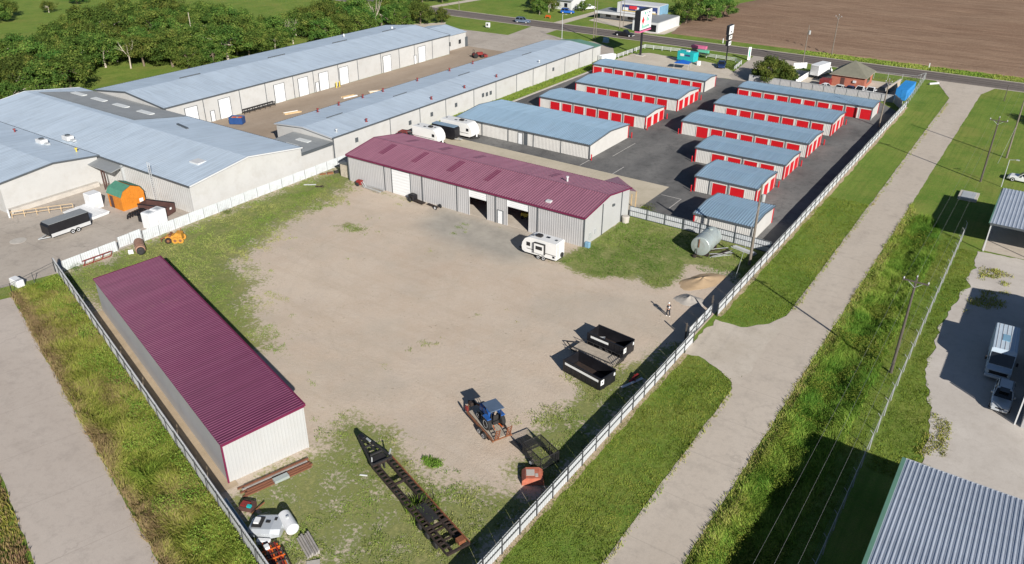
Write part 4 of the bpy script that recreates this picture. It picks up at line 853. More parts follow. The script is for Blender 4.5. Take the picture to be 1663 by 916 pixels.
MB().box(-.6, .9, -3.3, 3.3, 6.45, 6.88).build('lower_strip', 'pink_paint', t)
t = thing('pylon_sign', 'slim black pole sign with three stacked white faces', 'sign', (-71.2, 201.4, 0), 0); MB().cyl((0, 0, 0), (0, 0, 9), .16, n=10).build('post', 'black_paint', t)
for z0, z1, wd in ((5.0, 6.2, .9), (6.5, 7.6, 1.1), (7.8, 10.0, 1.5)):
    q = MB().box(-.38, .38, -wd, wd, z0, z1).build('cabinet', 'black_paint', t); MB().box(.381, .42, -wd + .08, wd - .08, z0 + .08, z1 - .08).build('sign_face', 'sign_white', q); MB().box(.421, .43, -.35, .4, z0 + .45, z0 + .75).build('dark_mark', 'black_dull', q)
t = thing('marker_sign', 'narrow upright white banner sign beside the entrance drive', 'sign', (-68.4, 210.5, 0), R(-40)); MB().box(-.08, .08, -.4, .4, .1, 3.4).build('panel', 'sign_white', t); MB().box(.081, .09, -.2, .2, .9, 2.9).build('lettering', 'sign_green', t)
t = thing('lawn_sign', 'small white box sign on the triangular lawn south of the highway', 'sign', (-149.8, 206.1, 0)); MB().box(-.6, .6, -.35, .35, .25, 1.6).build('panel', 'sign_white', t); MB().box(-.3, .3, -.36, -.351, .7, 1.3).build('dark_mark', 'black_dull', t); MB().box(-.5, -.35, -.1, .1, 0, .25).box(.35, .5, -.1, .1, 0, .25).build('leg', 'galv', t)
t = thing('transformer_box', 'green-grey pad transformer in the shade near the pole pair', 'utility box', (-109.8, 208.6, 0)); MB().bbox(-.7, .7, -.6, .6, .1, 1.3, .05).build('cabinet', 'store_blue', t); MB().box(-.9, .9, -.8, .8, 0, .1).build('pad', 'concrete_old', t)
tag(MB().cyl((-24.6, 210.6, .25), (-22.9, 212.6, .25), .25, n=10).build('culvert_pipe', 'white_metal'), 'white culvert pipe lying at the road junction lawn', 'pipe')
tag(MB().box(-27.9, -27.7, 229.3, 229.5, 0, 1.2).build('marker_post', 'white_paint'), 'small white marker post between highway and ploughed field', 'post')
tag(MB().box(-82.1, -81.9, 227.3, 227.5, 0, 1.3).build('marker_post', 'white_paint'), 'small white marker post across the highway from the teal food trailer', 'post')
tag(MB().bbox(-99.7, -97.8, 36.6, 37.5, .05, .9, .08).build('white_bin', 'white_paint'), 'white box by the gate at the end of the left lane', 'box')

# ------------------------------------------------------------------ vehicles
def wheel(t, x, y, r=.33, wd=.22, rim='rim'):
    s = 1 if y > 0 else -1
    w_ = MB().lathe([(-wd / 2, r * .7), (-wd / 2 + .02, r * .96), (0, r), (wd / 2 - .02, r * .96), (wd / 2, r * .7)], (0, 0, 0), 'y', 16).build('wheel', 'rubber', t); w_.location = (x, y, r)
    MB().lathe([(s * wd / 2 - .005, r * .62), (s * (wd / 2 + .012), r * .58), (s * (wd / 2 - .01), r * .2)], (0, 0, 0), 'y', 14).build('rim', rim, w_)
def loft(mb, secs):
    # secs: list of rings (same count)
    n = len(secs[0]); b = [p for r in secs for p in r]; fs = []
    for j in range(len(secs) - 1):
        for i in range(n): fs.append((j * n + i, j * n + (i + 1) % n, (j + 1) * n + (i + 1) % n, (j + 1) * n + i))
    fs += [tuple(range(n - 1, -1, -1)), tuple(range((len(secs) - 1) * n, len(secs) * n))]
    mb.add(b, fs); return mb
def ring(x, hw, z0, z1, c=.08): return [(x, -hw + c, z0), (x, hw - c, z0), (x, hw, z0 + c), (x, hw, z1 - c), (x, hw - c * 1.4, z1), (x, -hw + c * 1.4, z1), (x, -hw, z1 - c), (x, -hw, z0 + c)]
def car(label, loc, rz, mat, kind='suv', L=4.6, Wd=1.8, H=1.65, cat='car', group=None):
    t = thing({'suv': 'parked_car', 'sedan': 'parked_car', 'pickup': 'pickup_truck'}[kind], label, cat, loc, rz, group); hw = Wd / 2; h2 = L / 2; belt = H * .60
    hood = belt - .06
    secs = [ring(-h2, hw * .86, .42, belt - .12), ring(-h2 + .12, hw * .95, .3, belt), ring(-h2 * .5, hw, .26, belt), ring(h2 * .25, hw, .26, belt), ring(h2 * .42, hw, .27, hood), ring(h2 - .35, hw * .95, .3, hood - .1), ring(h2 - .05, hw * .84, .38, hood - .25)]
    MB_ = loft(MB(), secs).build('body', mat, t, smooth=False)
    x0, x1 = {'suv': (-h2 + .1, h2 * .34), 'sedan': (-h2 * .72, h2 * .36), 'pickup': (-h2 * .12, h2 * .42)}[kind]
    f0 = {'suv': .28, 'sedan': .75, 'pickup': .2}[kind]; top = H
    g = MB().add([(x0, -hw * .93, belt - .02), (x1, -hw * .93, belt - .02), (x1, hw * .93, belt - .02), (x0, hw * .93, belt - .02), (x0 + f0, -hw * .74, top - .05), (x1 - .75, -hw * .74, top - .05), (x1 - .75, hw * .74, top - .05), (x0 + f0, hw * .74, top - .05)], [(0, 1, 5, 4), (1, 2, 6, 5), (2, 3, 7, 6), (3, 0, 4, 7), (4, 5, 6, 7)])
    g.build('glass', 'glass_dark', t)
    MB().bbox(x0 + f0 - .06, x1 - .70, -hw * .77, hw * .77, top - .055, top, .035).build('roof', mat, t)
    mb = MB()
    for s in (-1, 1):
        xm = (x0 + x1 - .3) / 2
        for pa, pb, pw in (((x0, s * hw * .94, belt - .02), (x0 + f0, s * hw * .76, top - .04), .1), ((x1, s * hw * .94, belt - .02), (x1 - .75, s * hw * .76, top - .04), .08), ((xm, s * hw * .955, belt - .02), (xm, s * hw * .765, top - .04), .1)): MB().bar(pa, pb, pw, .06).build('pillar', mat, t)
    if kind == 'pickup': MB().box(-h2 + .16, x0 - .06, -hw * .82, hw * .82, belt - .02, belt + .006).build('bed', 'black_dull', t)
    for x in (-h2 + .85, h2 - .85):
        for y in (-hw + .06, hw - .06): wheel(t, x, y, H * .205)
    for s in (-1, 1): MB().bbox(h2 - .26, h2 - .06, s * hw * .62 - .18, s * hw * .62 + .18, hood - .42, hood - .24, .03).build('headlight', 'skylight', t); MB().box(-h2 - .01, -h2 + .1, s * hw * .72 - .1, s * hw * .72 + .1, belt - .35, belt - .14).build('tail_light', 'sign_red', t); MB().bbox(x1 - .62, x1 - .42, s * (hw + .1) - .09, s * (hw + .1) + .09, belt, belt + .15, .03).build('mirror', mat, t)
    MB().box(h2 - .10, h2 - .03, -hw * .42, hw * .42, .5, hood - .27).build('grille', 'black_dull', t); MB().bbox(h2 - .12, h2 + .06, -hw * .82, hw * .82, .32, .5, .04).build('bumper', mat if kind != 'pickup' else 'aluminium', t)
    if kind == 'suv':
        for s in (-1, 1): MB().bar((x0 + .4, s * hw * .66, top + .05), (x1 - .95, s * hw * .66, top + .05), .05).build('roof_rail', 'black_dull', t)
        MB().box(-.2, .65, -.42, .42, top + .001, top + .008).build('sunroof', 'glass_dark', t)
    return t
car('silver car with sunroof parked in shade at the right edge', (4.0, 79.6, .03), R(-90), 'silver_paint', 'suv', 4.5, 1.75, 1.6)
car('white pickup parked at the right edge beyond the carport', (.3, 150.2, 0), R(176), 'white_paint', 'pickup', 5.4, 1.9, 1.75)
car('grey-blue car driving on the highway at top centre', (-145.8, 219.6, .04), R(8), 'grey_blue_paint', 'suv', 4.8, 1.8, 1.7)
car('black pickup driving on the highway behind the billboard', (-109.6, 219.8, .04), R(2), 'black_paint', 'pickup', 5.6, 1.95, 1.8, 'pickup')
car('dark blue car parked under trees beside the farm driveway', (-143.2, 243.0, .02), R(20), 'blue_paint', 'suv', 4.6, 1.8, 1.7)
car('white pickup near the farm house at the top edge', (-141.6, 254.4, .03), R(60), 'white_paint', 'pickup', 5.2, 1.9, 1.75, 'pickup')
car('navy blue car parked below the slim black pole sign', (-71.3, 198.8, .04), R(-70), 'navy_paint', 'sedan', 4.6, 1.8, 1.5)
car('white car leftmost of the row behind the storage fence', (-44.0, 191.6, .03), R(170), 'white_paint', 'sedan', 4.2, 1.7, 1.45)
car('pale car second of the row behind the storage fence', (-40.6, 192.0, .03), R(-100), 'skylight', 'sedan', 4.2, 1.7, 1.4)
car('dark blue car third of the row in front of the brick building', (-38.3, 192.2, .03), R(-95), 'navy_paint', 'sedan', 4.2, 1.7, 1.45)
car('white pickup fourth of the row in front of the brick building', (-36.1, 192.6, .03), R(-98), 'white_paint', 'pickup', 4.8, 1.8, 1.75, 'pickup')
car('white pickup fifth of the row right of the brick building', (-33.9, 193.1, .03), R(-98), 'white_paint', 'pickup', 4.8, 1.8, 1.75, 'pickup')
car('black pickup last of the row right of the brick building', (-31.8, 194.3, .03), R(80), 'black_paint', 'pickup', 5.2, 1.85, 1.75, 'pickup')
def box_truck(label, loc, rz, L, Wd, H, mat, name='box_truck'):
    t = thing(name, label, 'truck', loc, rz); hw = Wd / 2; bl = L - 1.9
    MB().bbox(-L / 2, -L / 2 + bl, -hw, hw, .75, H, .06).build('box', mat, t)
    MB().box(-L / 2 - .02, -L / 2 + .0, -hw + .12, hw - .12, .85, H - .15).build('rear_door', 'aluminium', t); MB().box(-L / 2, L / 2 - .3, -.45, .45, .45, .74).build('chassis', 'black_dull', t)
    MB().prism([(-L / 2 + bl + .05, .5), (L / 2, .5), (L / 2, 1.15), (L / 2 - .55, 1.3), (L / 2 - .9, 2.0), (-L / 2 + bl + .05, 2.05)], -hw * .85, hw * .85).build('cab', mat, t)
    MB().add([(L / 2 - .58, -hw * .78, 1.34), (L / 2 - .58, hw * .78, 1.34), (L / 2 - .885, hw * .76, 1.95), (L / 2 - .885, -hw * .76, 1.95)], [(0, 1, 2, 3)]).build('windscreen', 'glass_dark', t)
    for s in (-1, 1): MB().box(L / 2 - 1.6, L / 2 - .95, s * hw * .855 - .01, s * hw * .855 + .01, 1.3, 1.85).build('side_window', 'glass_dark', t); MB().box(L / 2 - .02, L / 2 + .02, s * hw * .65 - .15, s * hw * .65 + .15, .75, .95).build('headlight', 'skylight', t)
    for x in (-L / 2 + 1.4, L / 2 - .75):
        for y in (-hw + .15, hw - .15): wheel(t, x, y, .42, .28)
    return t
box_truck('white moving truck parked left of the brick building', (-48.0, 204.4, .03), R(78), 7.6, 2.2, 3.2, 'white_paint')
def step_van():
    t = thing('step_van', 'pale blue-grey step van parked in shade at the right', 'van', (3.0, 86.9, .03), R(-88)); L, hw = 7.4, 1.15
    paint('van_paint', (.42, .50, .58), .45, 0, .06)
    MB().bbox(-L / 2, 2.2, -hw, hw, .55, 3.0, .08).build('body', 'van_paint', t)
    MB().prism([(2.2, .55), (L / 2, .55), (L / 2 - .02, 1.25), (3.0, 1.5), (2.45, 2.7), (2.2, 2.95)], -hw * .98, hw * .98).build('cab', 'van_paint', t)
    MB().add([(3.0, -hw * .9, 1.56), (3.0, hw * .9, 1.56), (2.49, hw * .9, 2.68), (2.49, -hw * .9, 2.68)], [(0, 1, 2, 3)]).build('windscreen', 'glass_dark', t).location = (.03, 0, .01)
    for y in (-.8, -.4, 0, .4, .8): MB().box(-L / 2 + .15, 2.1, y - .03, y + .03, 3.0, 3.03).build('roof_rib', 'aluminium', t)
    MB().box(-1.2, .2, -.35, .35, 3.001, 3.06).build('roof_hatch', 'store_blue', t); MB().box(L / 2 - .02, L / 2 + .03, -hw * .75, hw * .75, .8, 1.15).build('grille', 'black_dull', t); MB().bbox(L / 2, L / 2 + .2, -hw, hw, .45, .68, .04).build('bumper', 'aluminium', t)
    for s in (-1, 1):
        MB().cyl((L / 2 + .0, s * .92, .98), (L / 2 + .06, s * .92, .98), .12).build('headlight', 'skylight', t); MB().bbox(2.5, 2.7, s * 1.4 - .1, s * 1.4 + .1, 1.7, 2.1, .03).build('mirror', 'black_dull', t); MB().box(1.5, 2.3, s * hw * 1.0 - .012, s * hw + .012, 1.4, 2.3).build('side_window', 'glass_dark', t)
    for x in (-2.3, 2.6):
        for y in (-1.0, 1.0): wheel(t, x, y, .42, .3)
step_van()
def camper(label, loc, rz, L=5.4, Wd=2.0, H=2.85, slide=True, extra=True):
    t = thing('travel_trailer', label, 'camper', loc, rz); hw = Wd / 2; f = L / 2
    prof = [(-f, .55), (f - .5, .55), (f - .08, .75), (f, 1.3), (f - .12, 1.9), (f - .5, 2.5), (f - .95, H - .08), (f - 1.3, H), (-f + .1, H), (-f, H - .1)]
    MB().prism(prof, -hw, hw).build('body', 'rv_white', t)
    MB().box(-f + .05, f - .3, -hw * .7, hw * .7, .35, .55).build('chassis', 'black_dull', t)
    MB().bar((f - .3, hw * .6, .45), (f + 1.0, 0, .45), .1).bar((f - .3, -hw * .6, .45), (f + 1.0, 0, .45), .1).build('tongue', 'black_dull', t)
    MB().lathe([(.5, .14), (1.0, .14), (1.08, .07)], (f + .25, 0, 0), n=10).build('gas_bottle', 'white_paint', t)
    for x in (-.65, .15):
        for y in (-hw + .05, hw - .05): wheel(t, x - .1, y, .33, .2)
    for s in (-1, 1):
        MB().box(f - 1.35, f - .75, s * hw - .015, s * hw + .015, 1.55, 2.1).build('window', 'glass_dark', t)
        MB().box(-f + .1, f - .8, s * hw - .008, s * hw + .008, 1.12, 1.2).build('side_stripe', 'black_dull', t)
    if slide:
        MB().box(-.95, .55, hw - .05, hw + .32, 1.0, 2.35).build('slide_out', 'rv_white', t); MB().box(-.7, .3, hw + .32, hw + .34, 1.55, 2.05).build('slide_window', 'glass_dark', t)
        MB().box(-1.02, -.95, hw, hw + .33, .95, 2.42).box(.55, .62, hw, hw + .33, .95, 2.42).box(-.95, .55, hw, hw + .33, 2.36, 2.43).build('slide_trim', 'black_dull', t)
        MB().box(-f + .25, -f + .6, hw - .01, hw + .012, .75, 1.05).build('hatch', 'black_dull', t)
    MB().bbox(.1, .95, -.35, .35, H, H + .28, .08).build('air_conditioner', 'black_dull', t)
    MB().box(-.9, -.4, -.5, -.1, H, H + .05).build('skylight', 'glass_dark', t); MB().box(-f + .5, -f + .8, -.2, .1, H, H + .1).box(1.2, 1.5, .1, .4, H, H + .08).build('roof_vent', 'trim_dark', t)
    if extra: 
        q = MB().lathe([(-.09, .3), (0, .34), (.09, .3)], (0, 0, 0), 'x', 16).build('spare_wheel', 'rubber', t); q.location = (-f - .14, -.25, 1.0)
        MB().bar((-f - .06, .5, .7), (-f - .06, .5, H), .03).bar((-f - .06, .8, .7), (-f - .06, .8, H), .03).build('ladder', 'aluminium', t)
    return t
camper('white travel trailer with a slide-out parked beside the open workshop bay', (-50.1, 80.9, .03), math.pi)
camper('long white travel trailer behind the workshop beside the doorless storage building', (-90.9, 115.8, .03), 0, 7.4, 2.4, 3.0, True, False)
camper('white travel trailer with rounded front half hidden by the workshop roof', (-93.2, 109.4, .03), 0, 6.0, 2.3, 2.9, False, False)
def enclosed(label, loc, rz, L, Wd, H, side, roof, low=None, name='enclosed_trailer'):
    t = thing(name, label, 'trailer', loc, rz); hw = Wd / 2
    MB().prism([(-L / 2, .45), (L / 2, .45), (L / 2 + .25, .8), (L / 2 + .25, H - .3), (L / 2, H), (-L / 2, H)], -hw, hw).build('body', side, t)
    MB().box(-L / 2 - .02, L / 2 + .02, -hw - .02, hw + .02, H, H + .05).build('roof', roof, t)
    if low: MB().box(-L / 2, L / 2, -hw - .012, hw + .012, .45, .95).build('lower_panel', low, t)
    MB().bar((L / 2, hw * .6, .45), (L / 2 + 1.4, 0, .45), .1).bar((L / 2, -hw * .6, .45), (L / 2 + 1.4, 0, .45), .1).build('tongue', 'galv', t)
    MB().box(-L / 2 - .03, -L / 2, -hw + .08, hw - .08, .5, H - .08).build('rear_door', side, t)
    for x in (-.85, -.05):
        for y in (-hw - .05, hw + .05): wheel(t, x, y, .34, .2)
    return t
enclosed('black-sided enclosed trailer with grey roof on the left concrete lot', (-108.8, 49.2, .012), R(-90), 5.6, 2.0, 2.3, 'black_paint', 'roof_grey', 'aluminium')
enclosed('tall black enclosed trailer between two campers behind the workshop', (-92.2, 113.0, .03), 0, 5.2, 1.5, 2.6, 'black_paint', 'roof_blue')
car('red car between the workshop roof and the front warehouse wall', (-96.6, 107.6, .03), R(10), 'red_machine', 'suv', 4.4, 1.8, 1.8)
t = thing('food_trailer', 'teal food trailer on the gravel corner lot', 'food truck', (-80.6, 198.9, .03), R(-8)); MB().bbox(-2.5, 2.4, -1.15, 1.15, .5, 2.7, .06).build('body', 'teal_paint', t); MB().box(-1.6, -.5, -1.18, -1.15, 1.6, 2.2).build('white_mark', 'sign_white', t); MB().box(-.2, 1.3, -1.18, -1.15, 1.7, 2.1).build('lettering', 'sign_navy', t); MB().bbox(-.4, .4, -.4, .4, 2.7, 3.0, .06).build('roof_fan', 'skylight', t); MB().box(2.4, 3.5, -.08, .08, .4, .5).build('tongue', 'black_dull', t)
for x in (-.4, .5):
    for y in (-1.1, 1.1): wheel(t, x, y, .33, .2)
t = thing('canopy_tent', 'bright blue canopy tent beside the teal food trailer', 'tent', (-78.8, 191.6, .03), R(10))
MB().add([(-1.9, -1.6, 1.5), (1.9, -1.6, 1.5), (1.9, 1.6, 1.5), (-1.9, 1.6, 1.5), (0, 0, 2.2)], [(0, 1, 4), (1, 2, 4), (2, 3, 4), (3, 0, 4)]).build('cover', 'blue_paint', t)
for x in (-1.8, 1.8):
    for y in (-1.5, 1.5): MB().bar((x, y, 0), (x, y, 1.5), .05).build('pole', 'white_metal', t)
t = thing('flower_stand', 'pink and mint stand behind the teal food trailer', 'stand', (-82.2, 211.4, 0)); MB().box(-2.6, 1.6, -.6, .6, 1.2, 1.9).build('pink_top', 'pink_paint', t); MB().box(-.4, 2.6, -1.2, -.2, .3, 1.0).build('mint_counter', 'sign_green', t); MB().box(-2.4, 1.4, -.4, .4, 0, 1.2).build('frame', 'grey_wood', t)
tag(MB().bbox(-77.2, -76.4, 196.9, 197.7, .03, 1.1, .06).build('white_cooler', 'white_paint'), 'small white cooler box beside the teal food trailer', 'box')
t = thing('shipping_container', 'bright blue ribbed container inside the chain-link fence', 'container', (-27.4, 196.2, .03), R(-1)); MB().box(-1.1, 1.1, -4.6, 4.6, .1, 2.45).build('shell', 'container_blue', t); MB().ribs((1.12, -4.6, .1), (1.12, 4.6, .1), (1.12, 4.6, 2.4), (1.12, -4.6, 2.4), .4, .05, (1, 0, 0)).build('side_sheet', 'container_blue', t); MB().ribs((-1.1, -4.6, 2.46), (-1.1, 4.6, 2.46), (1.1, 4.6, 2.46), (1.1, -4.6, 2.46), .5, .04).build('roof_sheet', 'container_blue', t)
for s in (-.55, .55): MB().box(s - .5, s + .5, -4.66, -4.6, .15, 2.35).build('door', 'container_blue', t)
t = thing('red_container', 'dark red container between moving truck and brick building', 'container', (-44.5, 195.0, .03)); MB().box(-1.1, 1.1, -1.0, 1.4, .05, 1.6).build('shell', 'red_machine', t); MB().ribs((-1.1, -1.02, .05), (1.1, -1.02, .05), (1.1, -1.02, 1.6), (-1.1, -1.02, 1.6), .3, .04, (0, -1, 0)).build('side_sheet', 'red_machine', t)
t = thing('masonry_wall', 'tan wall panel leaning between parked pickups and blue container', 'wall', (-30.6, 199.5, .03), R(85)); MB().box(-5.5, 5.5, -.12, .12, 0, 1.6).build('wall', 'deck_wood', t); MB().box(-5.6, 5.6, -.18, .18, 1.6, 1.72).build('coping', 'concrete_old', t)
t = thing('stacked_panels', 'white stacked panels at the far end of the front warehouse', 'panels', (-98.9, 188.8, .03), R(70)); 
for i in range(4): MB().box(-2.4, 2.4, -.8 + i * .4, -.5 + i * .4, 0, 1.45 - .08 * (i % 2)).build('panel', 'white_paint', t)
t = thing('orange_bench', 'orange-brown bench on the lawn of the farm house', 'bench', (-143.8, 231.4, 0)); MB().box(-1, 1, -.25, .25, .45, .52).build('seat', 'orange_paint', t); MB().box(-1, 1, .22, .28, .52, .95).build('backrest', 'orange_paint', t); MB().box(-.9, -.8, -.2, .2, 0, .45).build('leg', 'orange_paint', t); MB().box(.8, .9, -.2, .2, 0, .45).build('leg', 'orange_paint', t)
# ------------------------------------------------------------------ things in the yard
def dumpster(label, loc, rz, L, Wd, H, fill=False, stripe=(0, 1)):
    t = thing('roll_off_container', label, 'container', loc, rz); hw = Wd / 2; f = L / 2
    MB().box(-f + .12, f - .12, -hw + .1, hw - .1, .25, .33).build('floor', 'dark_rust', t)
    for s in (-1, 1):
        MB().box(-f, f, s * hw - .04, s * hw + .04, .2, H).build('side_wall', 'black_paint', t); MB().box(-f - .03, f + .03, s * hw - .07, s * hw + .07, H, H + .1).build('top_rail', 'black_paint', t)
        for i in range(7): x = -f + .35 + i * (L - .7) / 6; MB().box(x - .05, x + .05, s * hw + s * .04 - .035, s * hw + s * .04 + .035, .22, H - .02).build('rib', 'black_paint', t)
        MB().box(s * f - .045, s * f + .045, -hw, hw, .2, H).build('end_wall', 'black_paint', t)
        MB().box(-f, f, s * .5 - .06, s * .5 + .06, .06, .24).build('skid', 'black_dull', t)
    a, b = stripe; MB().box(-f + L * (.06 + .9 * a), -f + L * (.06 + .9 * b), -hw - .098, -hw - .078, H - .38, H - .12).build('white_stripe', 'sign_white', t)
    MB().box(f + .046, f + .06, -hw + .02, -hw + .52, H - .75, H - .15).build('white_plate', 'sign_white', t); MB().box(f + .061, f + .066, -hw + .2, -hw + .34, H - .55, H - .35).build('dark_mark', 'black_dull', t); MB().box(f + .046, f + .06, hw - .3, hw - .08, H - .5, H - .15).build('small_plate', 'sign_white', t)
    for x in (-f + .4, f - .4):
        for s in (-1, 1): MB().cyl((x, s * .55 - .08, .1), (x, s * .55 + .08, .1), .1, n=10).build('roller', 'galv', t)
    if fill:
        MB().add([(-1.6, -.4, .5), (-.6, -.3, 1.0), (-.9, .4, .9), (-1.8, .3, .6)], [(0, 1, 2, 3)]).add([(0, -.7, .6), (1.2, -.6, .9), (1.0, .1, .7)], [(0, 1, 2)]).build('scrap_sheet', 'sign_white', t)
    return t
dumpster('open black roll-off container with a long white stripe, nearer of two', (-31.3, 60.1, .03), R(-11), 4.9, 2.35, 1.5, False, (0, 1))
dumpster('open black roll-off container with white scrap inside, farther of two', (-32.1, 66.2, .03), R(-6), 4.6, 2.1, 1.5, True, (.05, .6))
t = thing('flatbed_trailer', 'small plank-decked trailer with black rails between the black containers', 'trailer', (-32.3, 63.6, .03), R(-6))
for i in range(9): MB().box(-2.7, 2.6, -.9 + i * .2, -.715 + i * .2, .55, .6).build('plank', 'deck_wood', t)
mb = MB()
for s in (-1, 1):
    mb.bar((-2.75, s * .98, .5), (2.7, s * .98, .5), .1)
    mb.bar((-2.75, s * .98, .95), (2.7, s * .98, .95), .05)
    for i in range(8): mb.bar((-2.7 + i * .77, s * .98, .5), (-2.7 + i * .77, s * .98, .95), .04)
mb.bar((-2.75, -.98, .5), (-2.75, .98, .5), .1).bar((-2.75, -.7, .5), (-4.0, 0, .5), .09).bar((-2.75, .7, .5), (-4.0, 0, .5), .09); mb.build('frame', 'black_dull', t)
mb = MB()
for i in range(7): mb.bar((2.75, -.9 + i * .3, .5), (3.3, -.9 + i * .3, 1.7), .04)
for q in (0, .5, 1): mb.bar((2.75 + .55 * q, -.95, .5 + 1.2 * q), (2.75 + .55 * q, .95, .5 + 1.2 * q), .05)
mb.build('ramp_gate', 'black_dull', t)
for x in (-.4, .4):
    for y in (-1.12, 1.12): wheel(t, x, y, .33, .2)
t = thing('red_ladder_rack', 'red and silver scrap lying in the fence shadow near the black containers', 'scrap', (-27.3, 61.6, .03), R(62)); MB().bar((-1.3, -.3, .1), (1.4, -.1, .25), .3, .06).build('silver_plank', 'aluminium', t); MB().bar((0, .1, .1), (1.2, .4, .5), .25, .2).bar((.4, -.2, .3), (.9, .6, .4), .12).build('red_frame', 'red_machine', t)

def tractor():
    t = thing('tractor', 'blue tractor with flat canopy chained on a rusty trailer', 'tractor', (-34.6, 47.55, .8), R(155)); # faces away to the left
    MB().bbox(-.2, 1.55, -.33, .33, .75, 1.35, .08).build('hood', 'tractor_blue', t); MB().box(1.55, 1.6, -.28, .28, .8, 1.3).build('grille', 'black_dull', t); MB().box(-1.0, .2, -.3, .3, .5, .85).build('transmission', 'black_dull', t); MB().box(.2, 1.5, -.22, .22, .45, .75).build('engine', 'black_dull', t)
    MB().bbox(-.95, -.5, -.25, .25, .95, 1.1, .04).box(-1.0, -.9, -.25, .25, 1.1, 1.5).build('seat', 'black_dull', t); MB().bar((-.25, 0, 1.3), (-.4, 0, 1.5), .05).lathe([(1.5, .2), (1.53, .2)], (-.42, 0, 0), n=12).build('steering_wheel', 'black_dull', t)
    for s in (-1, 1):
        MB().bar((-1.0, s * .5, .9), (-1.05, s * .5, 2.3), .06).bar((.05, s * .45, 1.2), (.0, s * .5, 2.3), .05).build('canopy_post', 'black_dull', t)
        q = MB().lathe([(-.2, .45), (-.17, .62), (0, .66), (.17, .62), (.2, .45)], (0, 0, 0), 'y', 18).build('rear_wheel', 'rubber', t); q.location = (-.65, s * .72, .66); MB().lathe([(s * .195, .4), (s * .21, .38), (s * .12, .1)], (0, 0, 0), 'y', 14).build('rim', 'rim', q)
        q = MB().lathe([(-.12, .26), (0, .38), (.12, .26)], (0, 0, 0), 'y', 16).build('front_wheel', 'rubber', t); q.location = (1.15, s * .6, .38); MB().lathe([(s * .1, .24), (s * .13, .22), (s * .08, .08)], (0, 0, 0), 'y', 12).build('rim', 'rim', q)
        MB().bbox(-1.1, -.15, s * .72 - .22, s * .72 + .22, 1.3, 1.38, .03).build('mudguard', 'tractor_blue', t)
    MB().bbox(-1.35, .3, -.72, .72, 2.3, 2.37, .03).build('canopy', 'canopy_blue', t); MB().cyl((.9, .2, 1.3), (.9, .2, 1.9), .04).build('exhaust', 'rusty', t)
    MB().bar((-1.0, -.3, .5), (-1.5, -.4, .4), .07).bar((-1.0, .3, .5), (-1.5, .4, .4), .07).build('hitch_arm', 'orange_paint', t)
tractor()
t = thing('equipment_trailer', 'rusty low equipment trailer with raised ramps under the blue tractor', 'trailer', (-34.9, 47.6, .03), R(155))
mb = MB()
for s in (-1, 1): mb.bar((-2.6, s * .95, .6), (2.4, s * .95, .6), .14, .18)
for i in range(9): mb.bar((-2.5 + i * .6, -.95, .58), (-2.5 + i * .6, .95, .58), .1)
mb.bar((2.4, -.8, .6), (3.9, 0, .6), .12).bar((2.4, .8, .6), (3.9, 0, .6), .12); mb.build('frame', 'rusty', t)
for i in range(7): MB().box(-2.5, 2.3, -.85 + i * .245, -.63 + i * .245, .68, .74).build('plank', 'deck_wood', t)
for x in (-.75, .05):
    for y in (-1.1, 1.1): wheel(t, x - .4, y, .36, .22)
for s in (-1, 1):
    mb = MB(); 
    for k in (-.2, .2): mb.bar((-2.6, s * .6 + k, .65), (-2.95, s * .6 + k, 2.0), .07)
    for i in range(5): mb.bar((-2.6 - .08 * i, s * .6 - .2, .75 + i * .28), (-2.6 - .08 * i, s * .6 + .2, .75 + i * .28), .06)
    mb.build('ramp', 'rust_orange', t)
MB().bbox(2.9, 3.4, -.3, .3, .65, 1.0, .05).build('tool_box', 'dark_rust', t); q = MB().lathe([(-.08, .25), (0, .34), (.08, .25)], (0, 0, 0), 'y', 14).build('spare_wheel', 'red_machine', t); q.location = (2.6, .9, .9)
def cage():
    t = thing('wire_cage', 'black wire mesh cage trailer in the fence shadow behind the tractor', 'cage', (-28.5, 46.6, .03), R(-22)); f, hw, H = 1.35, .95, 1.5
    fr = MB(); 
    for z in (.35, H):
        for a, b in (((-f, -hw), (f, -hw)), ((f, -hw), (f, hw)), ((f, hw), (-f, hw)), ((-f, hw), (-f, -hw))): fr.bar((*a, z), (*b, z), .06)
    for x in (-f, 0, f):
        for y in (-hw, hw): fr.bar((x, y, .35), (x, y, H), .05)
    fr.build('frame', 'black_dull', t); ms = MB()
    for i in range(27):
        x = -f + i * .1
        for y in (-hw, hw): ms.bar((x, y, .35), (x, y, H), .022)
    for i in range(19):
        y = -hw + i * .1
        for x in (-f, f): ms.bar((x, y, .35), (x, y, H), .022)
    for k in range(8):
        z = .4 + k * .14
        for y in (-hw, hw): ms.bar((-f, y, z), (f, y, z), .02)
    ms.build('wire_mesh', 'black_dull', t, kind='stuff')
    for y in (-hw - .12, hw + .12): wheel(t, .1, y, .3, .18)
    rm = MB()
    for i in range(16): rm.bar((-f - .05 - .13 * i, -hw, .40 - i * .02), (-f - .05 - .13 * i, hw, .40 - i * .02), .03)
    for y in (-hw, 0, hw): rm.bar((-f, y, .4), (-f - 2.1, y, .08), .05)
    rm.build('ramp_grate', 'black_dull', t)
cage()
t = thing('scrap_hood', 'faded orange-red sheet-metal machine cover lying by the fence shadow', 'scrap', (-27.7, 44.1, .03), R(35))
MB().prism([(-.95, 0), (.95, 0), (.85, .55), (.55, .78), (-.6, .78), (-.9, .5)], -.7, .7).build('cover', 'faded_red', t); MB().box(-.55, .15, -.35, .4, .781, .80).box(.2, .45, -.5, -.1, .781, .80).build('pale_patch', 'concrete_old', t); MB().box(.86, .95, -.6, .6, .1, .4).build('front_rail', 'rusty', t)

